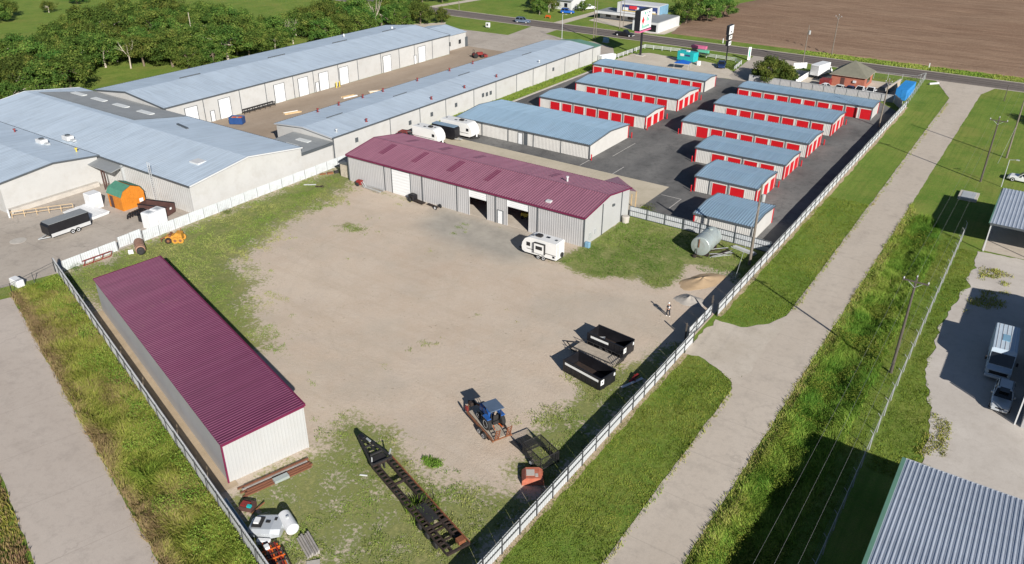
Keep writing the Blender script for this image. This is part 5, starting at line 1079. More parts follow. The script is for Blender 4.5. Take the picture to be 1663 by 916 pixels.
def gooseneck():
    t = thing('trailer_frame', 'long stripped black and rusty trailer frame with tapered neck', 'trailer', (-43.1, 39.2, 0), math.atan2(-5.35, 15.3)); hw, L, n = 1.02, 16.3, 4.2; z = .85
    mb = MB()
    for s in (-1, 1): mb.bar((0, s * .15, z + .1), (n, s * .95, z + .1), .14, .2); mb.bar((.6, s * .12, z - .15), (n, s * .5, z - .15), .1, .14)
    for q in (.12, .4, .7, 1.0): mb.bar((n * q, -(.15 + .8 * q), z + .05), (n * q, .15 + .8 * q, z + .05), .14, .16)
    mb.box(n * .72, n * .98, -.7, .7, z - .25, z - .1); mb.build('neck', 'black_dull', t)
    MB().bbox(.2, .9, -.18, .18, z + .2, z + .45, .04).build('coupler', 'black_paint', t); MB().bar((.9, .25, z + .25), (1.5, .3, z + .28), .16, .1).bar((n - .3, .9, z + .2), (n - .05, .95, z + .9), .1).bar((n - .3, -.8, z + .2), (n - .2, -.82, z + .7), .1).build('bright_fitting', 'galv', t)
    for s in (-1, 1):
        MB().bar((n, s * hw, z), (L, s * hw, z), .09, .2).build('side_rail', 'rust_orange' if s > 0 else 'dark_rust', t); MB().bar((n, s * .48, z - .12), (L, s * .48, z - .12), .14, .3).build('main_beam', 'dark_rust', t)
    for i in range(24):
        x = n + .1 + i * (L - n - .2) / 23
        for s in (-1, 1): MB().bar((x, s * .48, z), (x, s * hw, z - .02), .12 if i % 2 else .07, .14).build('outrigger', 'dark_rust', t)
    for x in (n, n + 3.1, n + 6.4, n + 9, L): MB().bar((x, -hw, z - .05), (x, hw, z - .05), .18, .2).build('crossmember', 'dark_rust', t)
    for x in (n + 8.0, n + 9.2, n + 10.4):
        MB().bar((x, -1.1, .4), (x, 1.1, .4), .14).build('axle', 'dark_rust', t)
        for s in (-1, 1): q = MB().lathe([(-.12, .25), (0, .36), (.12, .25)], (0, 0, 0), 'y', 12).build('wheel_hub', 'black_dull', t); q.location = (x, s * 1.0, .4)
    MB().box(n + 6.5, n + 8.6, -.45, .45, z + .04, z + .1).build('deck_plate', 'black_dull', t); MB().box(L - .7, L - .2, .2, .8, z, z + .35).build('tail_box', 'rust_orange', t)
    MB().bar((n, -.2, z - .1), (n, -.2, 0), .12).bar((n, .2, z - .1), (n, .2, 0), .12).build('landing_leg', 'black_dull', t)
gooseneck()
def htank(name, label, cat, loc, rz, L, r, z, mat, bands=(), skid='dark_rust', n=28, dome=.12):
    t = thing(name, label, cat, loc, rz); pr = [(-L / 2 - dome, .02), (-L / 2 - dome * .7, r * .6), (-L / 2, r * .97), (-L / 2 + .04, r), (L / 2 - .04, r), (L / 2, r * .97), (L / 2 + dome * .7, r * .6), (L / 2 + dome, .02)]
    MB().lathe(pr, (0, 0, z), 'x', n).build('shell', mat, t, smooth=False)
    for b in bands: MB().lathe([(b - .04, r + .012), (b - .04, r + .03), (b + .04, r + .03), (b + .04, r + .012)], (0, 0, z), 'x', n).build('band', mat, t)
    for x in (-L * .32, L * .32): MB().box(x - .1, x + .1, -r * .8, r * .8, 0, z - r * .72).build('cradle', skid, t)
    return t
t = htank('water_tank', 'large horizontal galvanised tank standing on the grass by the fence', 'tank', (-33.0, 94.9, 0), R(90), 4.3, 1.3, 1.6, 'tank_galv', (-.2, 1.9))
MB().bar((-2.36, .1, 1.5), (-2.36, .1, 2.7), .12, .04).build('rust_streak', 'rust_orange', t); MB().bar((-2.4, .3, .2), (-2.4, .3, 1.3), .07).bar((-2.45, -.6, .25), (-2.45, .9, .25), .08).lathe([(.0, .28), (.35, .25), (.4, .1)], (-2.5, .5, 0), n=10).build('pipework', 'dark_rust', t); MB().lathe([(2.85, .3), (3.05, .3), (3.08, .1)], (1.2, 0, 0), n=12).build('hatch', 'tank_galv', t)
t = thing('pipe_heap', 'heap of dark pipes and rods beside the galvanised tank', 'scrap', (-31.0, 95.2, 0), R(50))
for i in range(13): a = random.uniform(-.5, .5); y = random.uniform(-.9, .9); MB().bar((-1.6 + random.uniform(-.4, .4), y - a, .06 + random.random() * .5), (1.5 + random.uniform(-.5, .4), y + a, .06 + random.random() * .5), .06).build('pipe', 'dark_rust' if i % 3 else 'galv', t)
t = thing('beam_stack', 'stack of white beams lying against the dark-framed fence', 'beams', (-28.6, 98.2, 0), R(-14))
for i in range(5): MB().bar((-1.9 + .1 * i, -.5 + .28 * (i % 3), .12 + .2 * (i // 3)), (1.7, -.5 + .28 * (i % 3), .16 + .2 * (i // 3)), .2, .16).build('beam', 'white_metal', t)
def mound(name, label, cat, c, rx, ry, h, mat, seed, rz=0):
    n, m = 14, 30; V = [(0, 0, h)]; F = []
    for j in range(1, n + 1):
        q = j / n
        for i in range(m):
            a = 2 * math.pi * i / m; wob = 1 + .12 * math.sin(2 * a + seed) + .06 * math.sin(5 * a + seed * 2); zz_ = h * (1 - q) ** 1.1 * (1 + .15 * math.sin(3 * a + seed)) + .05 * random.uniform(-1, 1) * (q < .97) * h; V.append((rx * q * wob * math.cos(a), ry * q * wob * math.sin(a), max(zz_, 0) if q < 1 else -.02))
    for i in range(m): F.append((0, 1 + i, 1 + (i + 1) % m))
    for j in range(n - 1):
        for i in range(m): F.append((1 + j * m + i, 1 + (j + 1) * m + i, 1 + (j + 1) * m + (i + 1) % m, 1 + j * m + (i + 1) % m))
    o = MB().add(V, F).build(name, mat, smooth=True); o.location = (*c, 0); o.rotation_euler = (0, 0, rz); return tag(o, label, cat)
mound('sand_pile', 'low tan sand pile beside the yard fence', 'sand pile', (-29.9, 86.5), 3.4, 2.0, .6, 'sand', 1, R(60))
mound('gravel_pile', 'grey gravel pile next to the standing person', 'gravel pile', (-29.2, 81.0), 1.9, 1.7, .65, 'stone_heap', 3, R(30))
t = htank('propane_tank', 'white horizontal tank lying in the bottom-left yard corner', 'tank', (-40.5, 28.5, 0), R(-20), 1.9, .52, .62, 'white_paint', (), n=22, dome=.2); MB().lathe([(1.1, .12), (1.25, .12), (1.28, .05)], (0, 0, 0), n=10).build('valve_dome', 'galv', t)
t = thing('scrap_truck_bed', 'upturned grey-white truck body shell by the slanted fence', 'scrap', (-41.7, 27.35, 0), R(30))
loft(MB(), [ring(-1.25, .8, .1, .7, .2), ring(-.9, 1.0, .05, .85, .2), ring(.6, 1.05, .05, .95, .2), ring(1.3, .9, .1, .8, .25)]).build('shell', 'silver_paint', t)
MB().box(-1.0, -.2, -.6, .5, .9, .96).box(.0, .35, -.1, .15, .951, .985).box(.6, .8, .2, .5, .951, .985).build('opening', 'black_dull', t); MB().box(-.9, -.5, -.3, .3, .961, 1.1).build('loose_part', 'white_paint', t); MB().bbox(-.3, .75, -1.6, -1.2, .1, .5, .05).build('side_door', 'white_paint', t)
t = thing('farm_implement', 'orange and maroon plough frame in the bottom-left yard corner', 'implement', (-39.2, 25.7, 0), R(-20))
for i in range(7): a = -1 + i * .3; MB().bar((-1.5 + .1 * i, a * .5 + .3, .35 + .05 * (i % 3)), (1.6, a * .7, .25 + .12 * (i % 2)), .11).build('beam', ('orange_paint', 'brown_steel', 'red_machine')[i % 3], t)
for i in range(5): x = -1.1 + i * .5; MB().bar((x, -.6, .4), (x + .2, .8, .45), .09).build('crossbar', 'orange_paint' if i % 2 else 'dark_rust', t); MB().bar((x, -.5, .4), (x - .25, -.6, 0), .08).build('tine', 'orange_paint', t)
MB().box(-.9, -.5, -.3, .05, .5, .75).build('white_can', 'white_paint', t)
t = thing('timber_stack', 'weathered grey timbers stacked near the white tank', 'timber', (-37.8, 28.0, 0), R(-22))
for i in range(6): MB().box(-1.2, 1.15, -.5 + .17 * i, -.36 + .17 * i, 0, .16 + .12 * (i % 3)).build('timber', 'grey_wood', t)
t = thing('board_pile', 'dark red-brown boards stacked along the shed end wall', 'boards', (-45.9, 31.9, 0), R(72.5))
for i in range(7): MB().box(-3.2 + .25 * (i % 3), 2.9 + .2 * (i % 2), -.75 + .2 * i, -.58 + .2 * i, .02, .12 + .07 * (i % 3)).build('board', 'rust_boards' if i != 4 else 'grey_wood', t)
MB().box(-.5, .8, -.95, -.4, .15, .4).build('pale_crate', 'tank_galv', t)
t = thing('scrap_crate', 'small red scrap heap with turquoise piece beside the slanted fence', 'scrap', (-44.8, 28.2, 0), R(20)); MB().box(-.7, .4, -.5, .4, 0, .45).build('bin', 'brown_steel', t); MB().box(-.6, .1, -.4, .1, .45, .6).build('red_piece', 'red_machine', t); MB().box(0, .35, -.45, -.2, .45, .62).build('turquoise_piece', 'teal_paint', t); MB().bar((.5, -.6, .1), (1.0, .6, .3), .08).build('rod', 'rusty', t)
tag(MB().bar((-36.6, 26.7, .06), (-35.9, 27.4, .1), .5, .1).build('flat_stone', 'concrete_old'), 'flat grey slab on the grass near the timbers', 'slab')
tag(MB().bar((-40.2, 36.1, .06), (-39.6, 36.4, .06), .12, .08).build('white_block', 'white_paint'), 'short white block beside the stripped trailer frame', 'block')
t = thing('pipe_bundle', 'maroon and grey long pipes lying beside the orange plough frame', 'pipes', (-37.6, 25.3, 0), R(-24))
for i in range(9): MB().bar((-2.2 + random.uniform(-.3, .3), -.7 + .17 * i, .07 + .06 * (i % 3)), (2.3 + random.uniform(-.5, .3), -.9 + .2 * i, .08 + .1 * (i % 2)), .09).build('pipe', ('brown_steel', 'galv', 'dark_rust')[i % 3], t)
t = thing('blue_pipes', 'blue-grey pipes lying in the shadow inside the slanted fence', 'pipes', (*LP(-50.5, 13.35), 0), math.atan2(E_[1], E_[0]))
for i in range(3): MB().cyl((-2.6, -.15 + .16 * i, .08), (2.8 - .3 * i, -.15 + .16 * i, .08), .07, n=8).build('pipe', 'store_blue', t)
for x, y, l in ((-43.6, 26.0, 'old black tyre beside the upturned truck body'), (-42.7, 25.6, 'second black tyre against the slanted fence'), (-40.9, 25.2, 'black tyre half under the orange plough frame')):
    o = tag(MB().lathe([(0, .2), (.02, .33), (.1, .36), (.18, .33), (.2, .2)], n=16).build('tyre', 'rubber'), l, 'tyre'); o.location = (x, y, .02)
# left corner of the yard
t = htank('rusty_tank', 'rusty cylindrical tank lying by the gap in the white fence', 'tank', (-95.2, 51.4, 0), R(-28), 2.8, .62, .7, 'rust_tank', (.9,)); MB().lathe([(1.55, .5), (1.9, .5), (2.0, .3)], (0, 0, .7), 'x', 14).build('dark_end', 'black_dull', t); MB().prism([(-.5, 0), (.6, 0), (.3, .5)], -1.5, -.9).build('white_sheet', 'white_metal', t)
t = thing('yellow_machine', 'rusty yellow wheeled machine standing by the white panel fence', 'machine', (-93.8, 55.9, 0), R(40)); MB().prism([(-1.2, .5), (1.0, .5), (1.0, 1.35), (.3, 1.5), (-.1, 1.1), (-1.2, .95)], -.5, .5).build('body', 'orange_machine', t); MB().box(-.7, -.4, -.52, .52, .9, 1.25).build('rusty_bracket', 'rusty', t)
for x in (-.8, .1, .8):
    for s in (-.65, .65): q = MB().lathe([(-.1, .3), (-.09, .44), (.09, .44), (.1, .3)], (0, 0, 0), 'y', 14).build('wheel', 'dark_rust' if x < 0 else 'orange_machine', t); q.location = (x, s, .44); MB().lathe([(-.12, .2), (.12, .2)], (0, 0, 0), 'y', 10).build('hub', 'rusty', q)
MB().bar((-1.1, 0, .9), (-2.0, -.2, .5), .14).bar((.6, .2, 1.2), (.9, .2, 1.9), .1).bar((-1.8, -.5, .3), (-1.9, .4, .3), .1).build('draw_bar', 'rusty', t)
t = thing('red_rack', 'low dark red pipe rack leaning on the near white fence panels', 'rack', (-96.9, 46.3, 0), R(87)); mb = MB().bar((-1.9, 0, .75), (1.9, 0, .75), .09).bar((-1.9, 0, .1), (1.9, 0, .1), .09)
for x in (-1.8, -.6, .6, 1.8): mb.bar((x, 0, 0), (x + .3, 0, .75), .07)
mb.build('frame', 'red_machine', t)
t = thing('scrap_row', 'white board and dark rods lying along the far white fence', 'scrap', (-94.6, 81.2, 0), R(35)); MB().bar((-1.1, .2, .06), (.9, .2, .1), .3, .06).build('white_board', 'white_metal', t); MB().bar((.9, -.5, .08), (2.4, -.9, .12), .12).bar((1.2, -.9, .08), (2.2, -.4, .2), .08).build('dark_rod', 'dark_rust', t)
t = thing('scrap_row', 'rusty and dark scrap at the far corner of the white fence', 'scrap', (-95.8, 87, 0), R(60)); MB().box(-.7, .3, -.3, .3, 0, .3).build('rusty_box', 'rusty', t); MB().box(.5, 1.2, -.3, .2, 0, .4).build('dark_box', 'black_dull', t); MB().bar((-1.9, .2, .1), (-.9, .0, .15), .2).build('rod', 'rust_orange', t)
t = thing('red_tiller', 'red machine with grey frame against the workshop left wall', 'machine', (-88.0, 85.8, 0), R(10)); MB().bbox(-.6, .4, -.4, .4, .3, .95, .1).build('engine', 'red_machine', t); MB().bar((.4, .2, .7), (1.4, -.4, .1), .14, .08).bar((.4, -.2, .7), (1.3, -.7, .1), .08).build('handle_frame', 'galv', t)
for s in (-.5, .5): q = MB().lathe([(-.1, .2), (0, .35), (.1, .2)], (0, 0, 0), 'y', 12).build('wheel', 'rubber', t); q.location = (-.2, s, .35)
t = thing('pipe_pile', 'scattered grey pipes along the workshop left wall', 'pipes', (-85.4, 85.9, 0), R(-3))
for i in range(9): MB().bar((-2.2 + .4 * random.random(), -.5 + .13 * i, .07), (1.9 + .6 * random.random(), -.6 + .15 * i + random.uniform(-.3, .3), .07 + .1 * random.random()), .09).build('pipe', 'galv' if i % 2 else 'grey_wood', t)
t = thing('black_cart', 'small black engine on wheels beside the white workshop door', 'machine', (-76.6, 85.7, 0), R(-8)); MB().bbox(-.8, .4, -.5, .5, .35, 1.2, .12).build('engine', 'black_paint', t); MB().box(.4, 2.3, -.35, .35, .25, .42).build('tow_frame', 'dark_rust', t)
for s in (-.6, .6): q = MB().lathe([(-.1, .25), (0, .4), (.1, .25)], (0, 0, 0), 'y', 12).build('wheel', 'rubber', t); q.location = (-.3, s, .4)
t = thing('axle_dolly', 'low dark axle dolly along the workshop front wall', 'dolly', (-72.6, 85.6, 0), R(-8)); MB().box(-1.3, .9, -.2, .2, .2, .34).build('beam', 'dark_rust', t)
for s in (-.5, .5): q = MB().lathe([(-.1, .2), (0, .36), (.1, .2)], (0, 0, 0), 'y', 12).build('wheel', 'rubber', t); q.location = (.9, s, .36); MB().lathe([(-.11 if s < 0 else .11, .2), (-.12 if s < 0 else .12, .05)], (0, 0, 0), 'y', 10).build('rim', 'rim', q)
t = thing('round_bin', 'white round bin against the workshop end wall', 'bin', (-46.3, 97.4, 0)); MB().lathe([(0, .5), (.9, .55)], n=18).build('tub', 'concrete_old', t); MB().lathe([(.9, .58), (1.0, .5), (1.02, .3)], n=18).build('rim', 'concrete_old', t)
tag(MB().bbox(-47.0, -46.3, 86.6, 87.1, 0, .8, .05).build('utility_box', 'store_blue'), 'small green-grey utility box at the workshop front corner', 'utility box')
# left concrete lot
t = thing('barn_shed', 'orange wooden barn-style shed with green gambrel roof', 'shed', (-110.8, 59.7, .012))
prof = [(-1.85, 0), (1.85, 0), (1.85, 2.1), (1.35, 2.95), (0, 3.5), (-1.35, 2.95), (-1.85, 2.1)]
mb = MB(); mb.m = Matrix.Rotation(R(90), 4, 'Z'); mb.prism(prof, -1.6, 1.9); mb.build('wall', 'orange_wood', t)
for (a, za), (b, zb) in zip(prof[2:], prof[3:]):
    d = 1 if a > b else -1; mb = MB(); mb.add([(1.75, a, za), (-2.05, a, za), (-2.05, b, zb), (1.75, b, zb)], [(0, 1, 2, 3)]); o = mb.build('roof_face', 'green_shingle', t); o.location = (0, .10 * (1 if (a + b) > 0 else -1), .07)
for i in range(10): y = -1.7 + i * .36; MB().box(1.6, 1.63, y, y + .05, .1, 2.1 if abs(y) > 1.3 else 2.8).build('batten', 'orange_wood', t)
MB().box(1.62, 1.66, .9, 1.5, .6, 1.15).build('white_notice', 'sign_white', t); MB().box(-1.4, -.6, -1.9, -1.86, .05, 1.9).build('doorway', 'brown_steel', t)
t = thing('white_cabinet', 'tall white cabinet box left of the orange shed', 'box', (-114.3, 56.4, .012)); MB().bbox(-.9, .9, -.9, .9, 0, 2.3, .06).build('casing', 'white_paint', t); MB().box(.901, .93, -.7, .7, .2, 2.1).build('door', 'white_metal', t)
t = thing('white_trailer_deck', 'low white flat deck on the concrete beside the black-sided trailer', 'deck', (-112.4, 54.1, .012), R(4))
for i in range(6): MB().box(-2.9, 2.7, -1.9 + .62 * i, -1.33 + .62 * i, .35, .5 + .03 * (i % 2)).build('deck_panel', 'white_paint', t)
MB().box(-2.8, 2.6, -1.8, 1.7, .1, .35).build('base', 'white_metal', t)
t = thing('handrail', 'tan pipe handrail along the ramp beside the leftmost warehouse', 'railing', (-118.2, 50.2, .012), R(58)); mb = MB()
for z in (.5, 1.0): mb.bar((-3.6, 0, z), (4.4, 0, z), .06)
for i in range(6): mb.bar((-3.6 + 1.6 * i, 0, 0), (-3.6 + 1.6 * i, 0, 1.0), .07)
mb.build('rail', 'lumber', t)
t = thing('white_cabinet_pair', 'white boxed unit with grey lids next to the white fence', 'box', (-100.9, 57.6, .012), R(6))
for y in (-.75, .75): q = MB().bbox(-.9, .9, y - .7, y + .7, 0, 2.3, .08).build('casing', 'white_paint', t); MB().box(-.5, .5, y - .35, y + .35, 2.3, 2.34).build('lid', 'galv', q)
t = thing('brown_container', 'open dark brown scrap container in front of the left warehouse', 'container', (-104.6, 60.4, .012), R(20))
for s in (-1, 1): MB().box(-2.4, 2.4, s * .95 - .05, s * .95 + .05, .15, 1.5).build('side_wall', 'brown_steel', t); MB().box(s * 2.4 - .05, s * 2.4 + .05, -.9, .9, .15, 1.5).build('end_wall', 'brown_steel', t); MB().box(-2.45, 2.45, s * .95 - .09, s * .95 + .09, 1.5, 1.6).build('top_rail', 'black_paint', t)
MB().box(-2.35, 2.35, -.9, .9, .2, .3).build('floor', 'rusty', t); MB().box(2.451, 2.48, -.3, .1, .9, 1.2).build('white_plate', 'sign_white', t)
t = thing('grapple_claw', 'black curved grapple claw beside the brown scrap container', 'grapple', (-104.9, 57.5, .012), R(10))
for i in range(5):
    y = -.9 + .45 * i; pts = [(.9, y, 1.15), (.2, y, 1.35), (-.5, y, 1.2), (-1.05, y, .7), (-1.25, y, .1)]; m_ = MB()
    for a, b in zip(pts, pts[1:]): m_.bar(a, b, .12, .18)
    m_.build('tine', 'black_paint', t)
MB().bar((.9, -1, 1.15), (.9, 1, 1.15), .22).box(.7, 1.3, -.7, .7, 0, 1.0).build('frame', 'black_paint', t)
t = thing('bollard', 'white pipe bollard in front of the leftmost warehouse wing', 'bollard', (-120.6, 47.0, .012)); MB().cyl((0, 0, 0), (0, 0, 1.3), .13, n=10).build('pipe', 'white_metal', t)
# dock alley
t = thing('dumpster', 'blue dumpster with orange contents at the end of the dock alley', 'dumpster', (-131.3, 96.3, .016), R(30))
for s in (-1, 1): MB().box(-1.3, 1.3, s * .85 - .05, s * .85 + .05, .1, 1.4).build('side_wall', 'dumpster_blue', t); MB().box(s * 1.3 - .05, s * 1.3 + .05, -.8, .8, .1, 1.4).build('end_wall', 'dumpster_blue', t)
MB().box(-1.25, 1.25, -.8, .8, 1.0, 1.15).build('rubbish', 'lumber', t); MB().box(-.8, -.2, -.4, .3, 1.15, 1.35).box(.3, .9, -.2, .5, 1.15, 1.3).build('orange_sack', 'orange_paint', t)
t = thing('pipe_rack', 'long dark metal rack against the rear warehouse wall', 'rack', (-135.2, 105.2, .016), R(90)); mb = MB()
for z in (.4, .9): mb.bar((-4, 0, z), (4, 0, z), .12); mb.bar((-4, .6, z), (4, .6, z), .12)
for i in range(7): mb.bar((-4 + i * 1.33, 0, 0), (-4 + i * 1.33, 0, .95), .1).bar((-4 + i * 1.33, .6, 0), (-4 + i * 1.33, .6, .95), .1)
mb.build('frame', 'black_dull', t)
for i, (x, y, lab) in enumerate(((-127.6, 123.4, 'white and tan board stack in the dock alley'), (-128.2, 107.6, 'low wooden pallet pile in the dock alley near the front warehouse'), (-125.5, 130, 'pale long planks in the dock alley beside the front warehouse roof'))):
    t = thing('board_stack', lab, 'boards', (x, y, .016), R(80 - 9 * i))
    for k in range(5): MB().box(-1.8, 1.8 - .3 * k, -.6 + .25 * k, -.38 + .25 * k, .0, .2 + .08 * (k % 3)).build('board', 'white_paint' if (i + k) % 3 == 0 else 'lumber', t)
for i, y in enumerate((127.3, 128.3)): tag(MB().lathe([(0, .14), (1.25, .14), (1.33, .06)], n=10).build('bollard', 'yellow_paint'), 'yellow bollard %s beside a dock door of the rear warehouse' % ('left' if i == 0 else 'right'), 'bollard', 'yellow dock bollards').location = (-135.4, y, .016)
t = thing('red_tractor', 'small red tractor parked between the warehouses near the highway', 'tractor', (-127.8, 171, .016), R(60)); MB().bbox(-.2, 1.5, -.4, .4, .7, 1.4, .1).build('hood', 'red_machine', t); MB().bbox(-1.2, -.2, -.5, .5, .6, 1.1, .05).build('seat_deck', 'red_machine', t); MB().bar((-1, -.5, 1.1), (-1, -.5, 2.1), .07).bar((-1, .5, 1.1), (-1, .5, 2.1), .07).bar((-1, -.5, 2.1), (-1, .5, 2.1), .07).build('roll_bar', 'black_dull', t); MB().box(1.6, 2.6, -.9, .9, .15, .7).build('bucket', 'red_machine', t)
for x, r in ((-.7, .65), (1.1, .42)):
    for s in (-.75, .75): q = MB().lathe([(-.17, r * .65), (0, r), (.17, r * .65)], (0, 0, 0), 'y', 14).build('wheel', 'rubber', t); q.location = (x, s, r)

# ------------------------------------------------------------------ the person by the gravel pile
def skin_mesh(name, joints, edges, mat, parent, sub=1, root=0):
    me = bpy.data.meshes.new(name); me.from_pydata([j[:3] for j in joints], edges, []); me.materials.append(M[mat]); o = link(name, me, parent)
    md = o.modifiers.new('skin', 'SKIN'); 
    for sv, j in zip(me.skin_vertices[0].data, joints): sv.radius = (j[3], j[4] if len(j) > 4 else j[3])
    me.skin_vertices[0].data[root].use_root = True; o.modifiers.new('sub', 'SUBSURF').levels = sub; o.modifiers['sub'].render_levels = sub; return o
def person():
    t = thing('person', 'person in white cap and dark clothes walking beside the gravel pile', 'person', (-29.85, 76.15, .03), R(60))
    J = [(0, 0, .95, .10, .08), (0, 0, 1.15, .10, .075), (0, 0, 1.38, .11, .075), (0, .01, 1.5, .06), (0, .02, 1.6, .085, .095), (0, .025, 1.72, .08, .09),
         (.19, 0, 1.41, .05), (.26, -.06, 1.14, .04), (.25, .05, .92, .032), (-.19, 0, 1.41, .05), (-.25, .05, 1.14, .04), (-.24, .16, .93, .032),
         (.1, 0, .9, .085), (.11, -.08, .5, .055), (.11, -.2, .1, .04), (.11, -.1, .04, .035), (-.1, 0, .9, .085), (-.11, .12, .5, .055), (-.11, .12, .08, .04), (-.11, .24, .04, .035)]
    Ed = [(0, 1), (1, 2), (2, 3), (3, 4), (4, 5), (2, 6), (6, 7), (7, 8), (2, 9), (9, 10), (10, 11), (0, 12), (12, 13), (13, 14), (14, 15), (0, 16), (16, 17), (17, 18), (18, 19)]
    for hnd, s, yy in ((8, 1, .05), (11, -1, .16)):
        x, y, z = J[hnd][:3]
        J.append((x, y + .01, z - .08, .035, .018)); p = len(J) - 1; Ed.append((hnd, p))
        for k, ln in enumerate((.075, .085, .08, .062)):
            J.append((x, y - .025 + .02 * k, z - .12, .0095)); J.append((x - s * .015, y - .025 + .02 * k + .01, z - .12 - ln, .008)); n_ = len(J); Ed.extend([(p, n_ - 2), (n_ - 2, n_ - 1)])
        J.append((x, y + .06, z - .1, .009)); Ed.append((hnd, len(J) - 1))
    skin_mesh('body', J, Ed, 'skin', t)
    skin_mesh('trousers', [(0, 0, 1.0, .16, .13), (.1, 0, .9, .125), (.11, -.08, .5, .095), (.11, -.19, .1, .08), (-.1, 0, .9, .125), (-.11, .12, .5, .095), (-.11, .12, .08, .08)], [(0, 1), (1, 2), (2, 3), (0, 4), (4, 5), (5, 6)], 'cloth_dark', t)
    skin_mesh('shirt', [(0, 0, .95, .18, .14), (0, 0, 1.15, .18, .14), (0, 0, 1.42, .19, .14), (.19, 0, 1.41, .085), (.245, -.045, 1.18, .072), (-.19, 0, 1.41, .085), (-.24, .04, 1.18, .072)], [(0, 1), (1, 2), (2, 3), (3, 4), (2, 5), (5, 6)], 'cloth_dark', t)
    MB().lathe([(1.68, .115), (1.74, .112), (1.80, .07), (1.82, .01)], (0, .02, 0), n=16).box(-.09, .09, .1, .23, 1.68, 1.695).build('cap', 'cloth_white', t)
    for x, y in ((.11, -.1), (-.11, .2)): MB().bbox(x - .05, x + .05, y - .13, y + .13, 0, .09, .025).build('shoe', 'cloth_white', t)
    MB().box(-.1, .1, -.13, -.11, 1.1, 1.3).build('shirt_panel', 'cloth_white', t)
    MB().lathe([(1.60, .012), (1.625, .02), (1.64, .01)], (0, .125, 0), n=6).build('nose', 'skin', t)
person()

# ------------------------------------------------------------------ vegetation
def blades(name, pts, hmin, hmax, wd, per, mat, spread=.18, tintf=None, zf=ground_z, lean=.35, kind='stuff'):
    n = len(pts) * per; P = np.repeat(pts, per, 0) + RNG.normal(0, spread, (n, 2)); z = zf(P[:, 0], P[:, 1])
    h = RNG.uniform(hmin, hmax, n) * (.35 + .8 * vnoise(P[:, 0], P[:, 1], 2.6, 4) + .5 * vnoise(P[:, 0], P[:, 1], .9, 14)); a = RNG.uniform(0, 2 * np.pi, n); w_ = wd * RNG.uniform(.6, 1.3, n); la = 6.3 * vnoise(P[:, 0], P[:, 1], 1.7, 15) * 1.5 + RNG.normal(0, .7, n); ll = h * RNG.uniform(.05, lean, n) * 1.6
    dx, dy = np.cos(a) * w_ / 2, np.sin(a) * w_ / 2; mx, my = np.cos(la) * ll, np.sin(la) * ll
    V = np.empty((n, 5, 3)); V[:, 0] = np.stack([P[:, 0] - dx, P[:, 1] - dy, z - .02], 1); V[:, 1] = np.stack([P[:, 0] + dx, P[:, 1] + dy, z - .02], 1)
    V[:, 2] = np.stack([P[:, 0] + dx * .8 + mx * .35, P[:, 1] + dy * .8 + my * .35, z + h * .6], 1); V[:, 3] = np.stack([P[:, 0] - dx * .8 + mx * .35, P[:, 1] - dy * .8 + my * .35, z + h * .6], 1); V[:, 4] = np.stack([P[:, 0] + mx, P[:, 1] + my, z + h], 1)
    i = np.arange(n)[:, None] * 5; F = np.concatenate([i + np.array([[0, 1, 2]]), i + np.array([[0, 2, 3]]), i + np.array([[3, 2, 4]])], 0)
    t = np.clip((tintf(P[:, 0], P[:, 1]) if tintf else .4) + RNG.normal(0, .13, n), 0, 1)
    return bulk(name, V.reshape(-1, 3), F, mat, np.repeat(t, 5), kind=kind)
def scatter(poly, dens):
    P = np.array(poly); a, b = P.min(0), P.max(0); n = int(np.prod(b - a) * dens); q = RNG.uniform(a, b, (n, 2)); return q[inpoly(q[:, 0], q[:, 1], poly)]
tw = lambda u, v: .15 + .5 * vnoise(u, v, 6, 1) + .25 * vnoise(u, v, 1.8, 2)
# tall weeds in the ditch and along the slanted fence, verge grass
tag_ = lambda o, l, c: (o.__setitem__('label', l), o.__setitem__('category', c))
def leaf_weeds(name, q, hmax, ls, tf, label):
    n = len(q); h = hmax * RNG.uniform(.15, 1, n) * (.4 + .9 * vnoise(q[:, 0], q[:, 1], 1.8, 31)); pos = np.stack([q[:, 0], q[:, 1], ground_z(q[:, 0], q[:, 1]) + h], 1)
    nr = RNG.normal(0, .55, (n, 3)) + np.array([0, 0, 1.0]); nr /= np.linalg.norm(nr, axis=1)[:, None]; tv = np.cross(nr, RNG.normal(0, 1, (n, 3))); tv /= np.linalg.norm(tv, axis=1)[:, None]; bv = np.cross(nr, tv); s_ = (ls * RNG.uniform(.5, 1.3, n))[:, None]
    V = np.stack([pos - tv * s_ * .5, pos + bv * s_ * .3, pos + tv * s_ * .5, pos - bv * s_ * .3], 1).reshape(-1, 3); t = np.clip(tf(q[:, 0], q[:, 1]) + RNG.normal(0, .12, n), 0, 1)
    tag_(bulk(name, V, np.arange(n * 4).reshape(n, 4), 'weed_blades', np.repeat(t, 4), kind='stuff'), label, 'weeds')
DITCH = [(-12.6, 40), (-7.3, 40), (-7.2, 78), (-7.3, 111), (-8.2, 121), (-10.2, 126), (-12.0, 124)]
q = scatter(DITCH, 42); o = blades('ditch_weeds', q, .25, .65, .05, 6, 'weed_blades', .16, lambda u, v: tw(u, v) - .2 + .2 * (u < -11.9), lean=.75); tag_(o, 'tall green weeds filling the right-hand ditch', 'weeds')
q = scatter(DITCH, 150); q = q[vnoise(q[:, 0], q[:, 1], 3.2, 33) + .25 * vnoise(q[:, 0], q[:, 1], 1, 34) > .62]; leaf_weeds('ditch_leaf_weeds', q, .7, .14, lambda u, v: .12 + .3 * vnoise(u, v, 2, 35), 'dark broad-leaved weed clumps in the right-hand ditch')
LSTRIP = [LP(-103, 7.1), LP(-30, 7.1), LP(-30, 12.6), LP(-104, 12.6)]
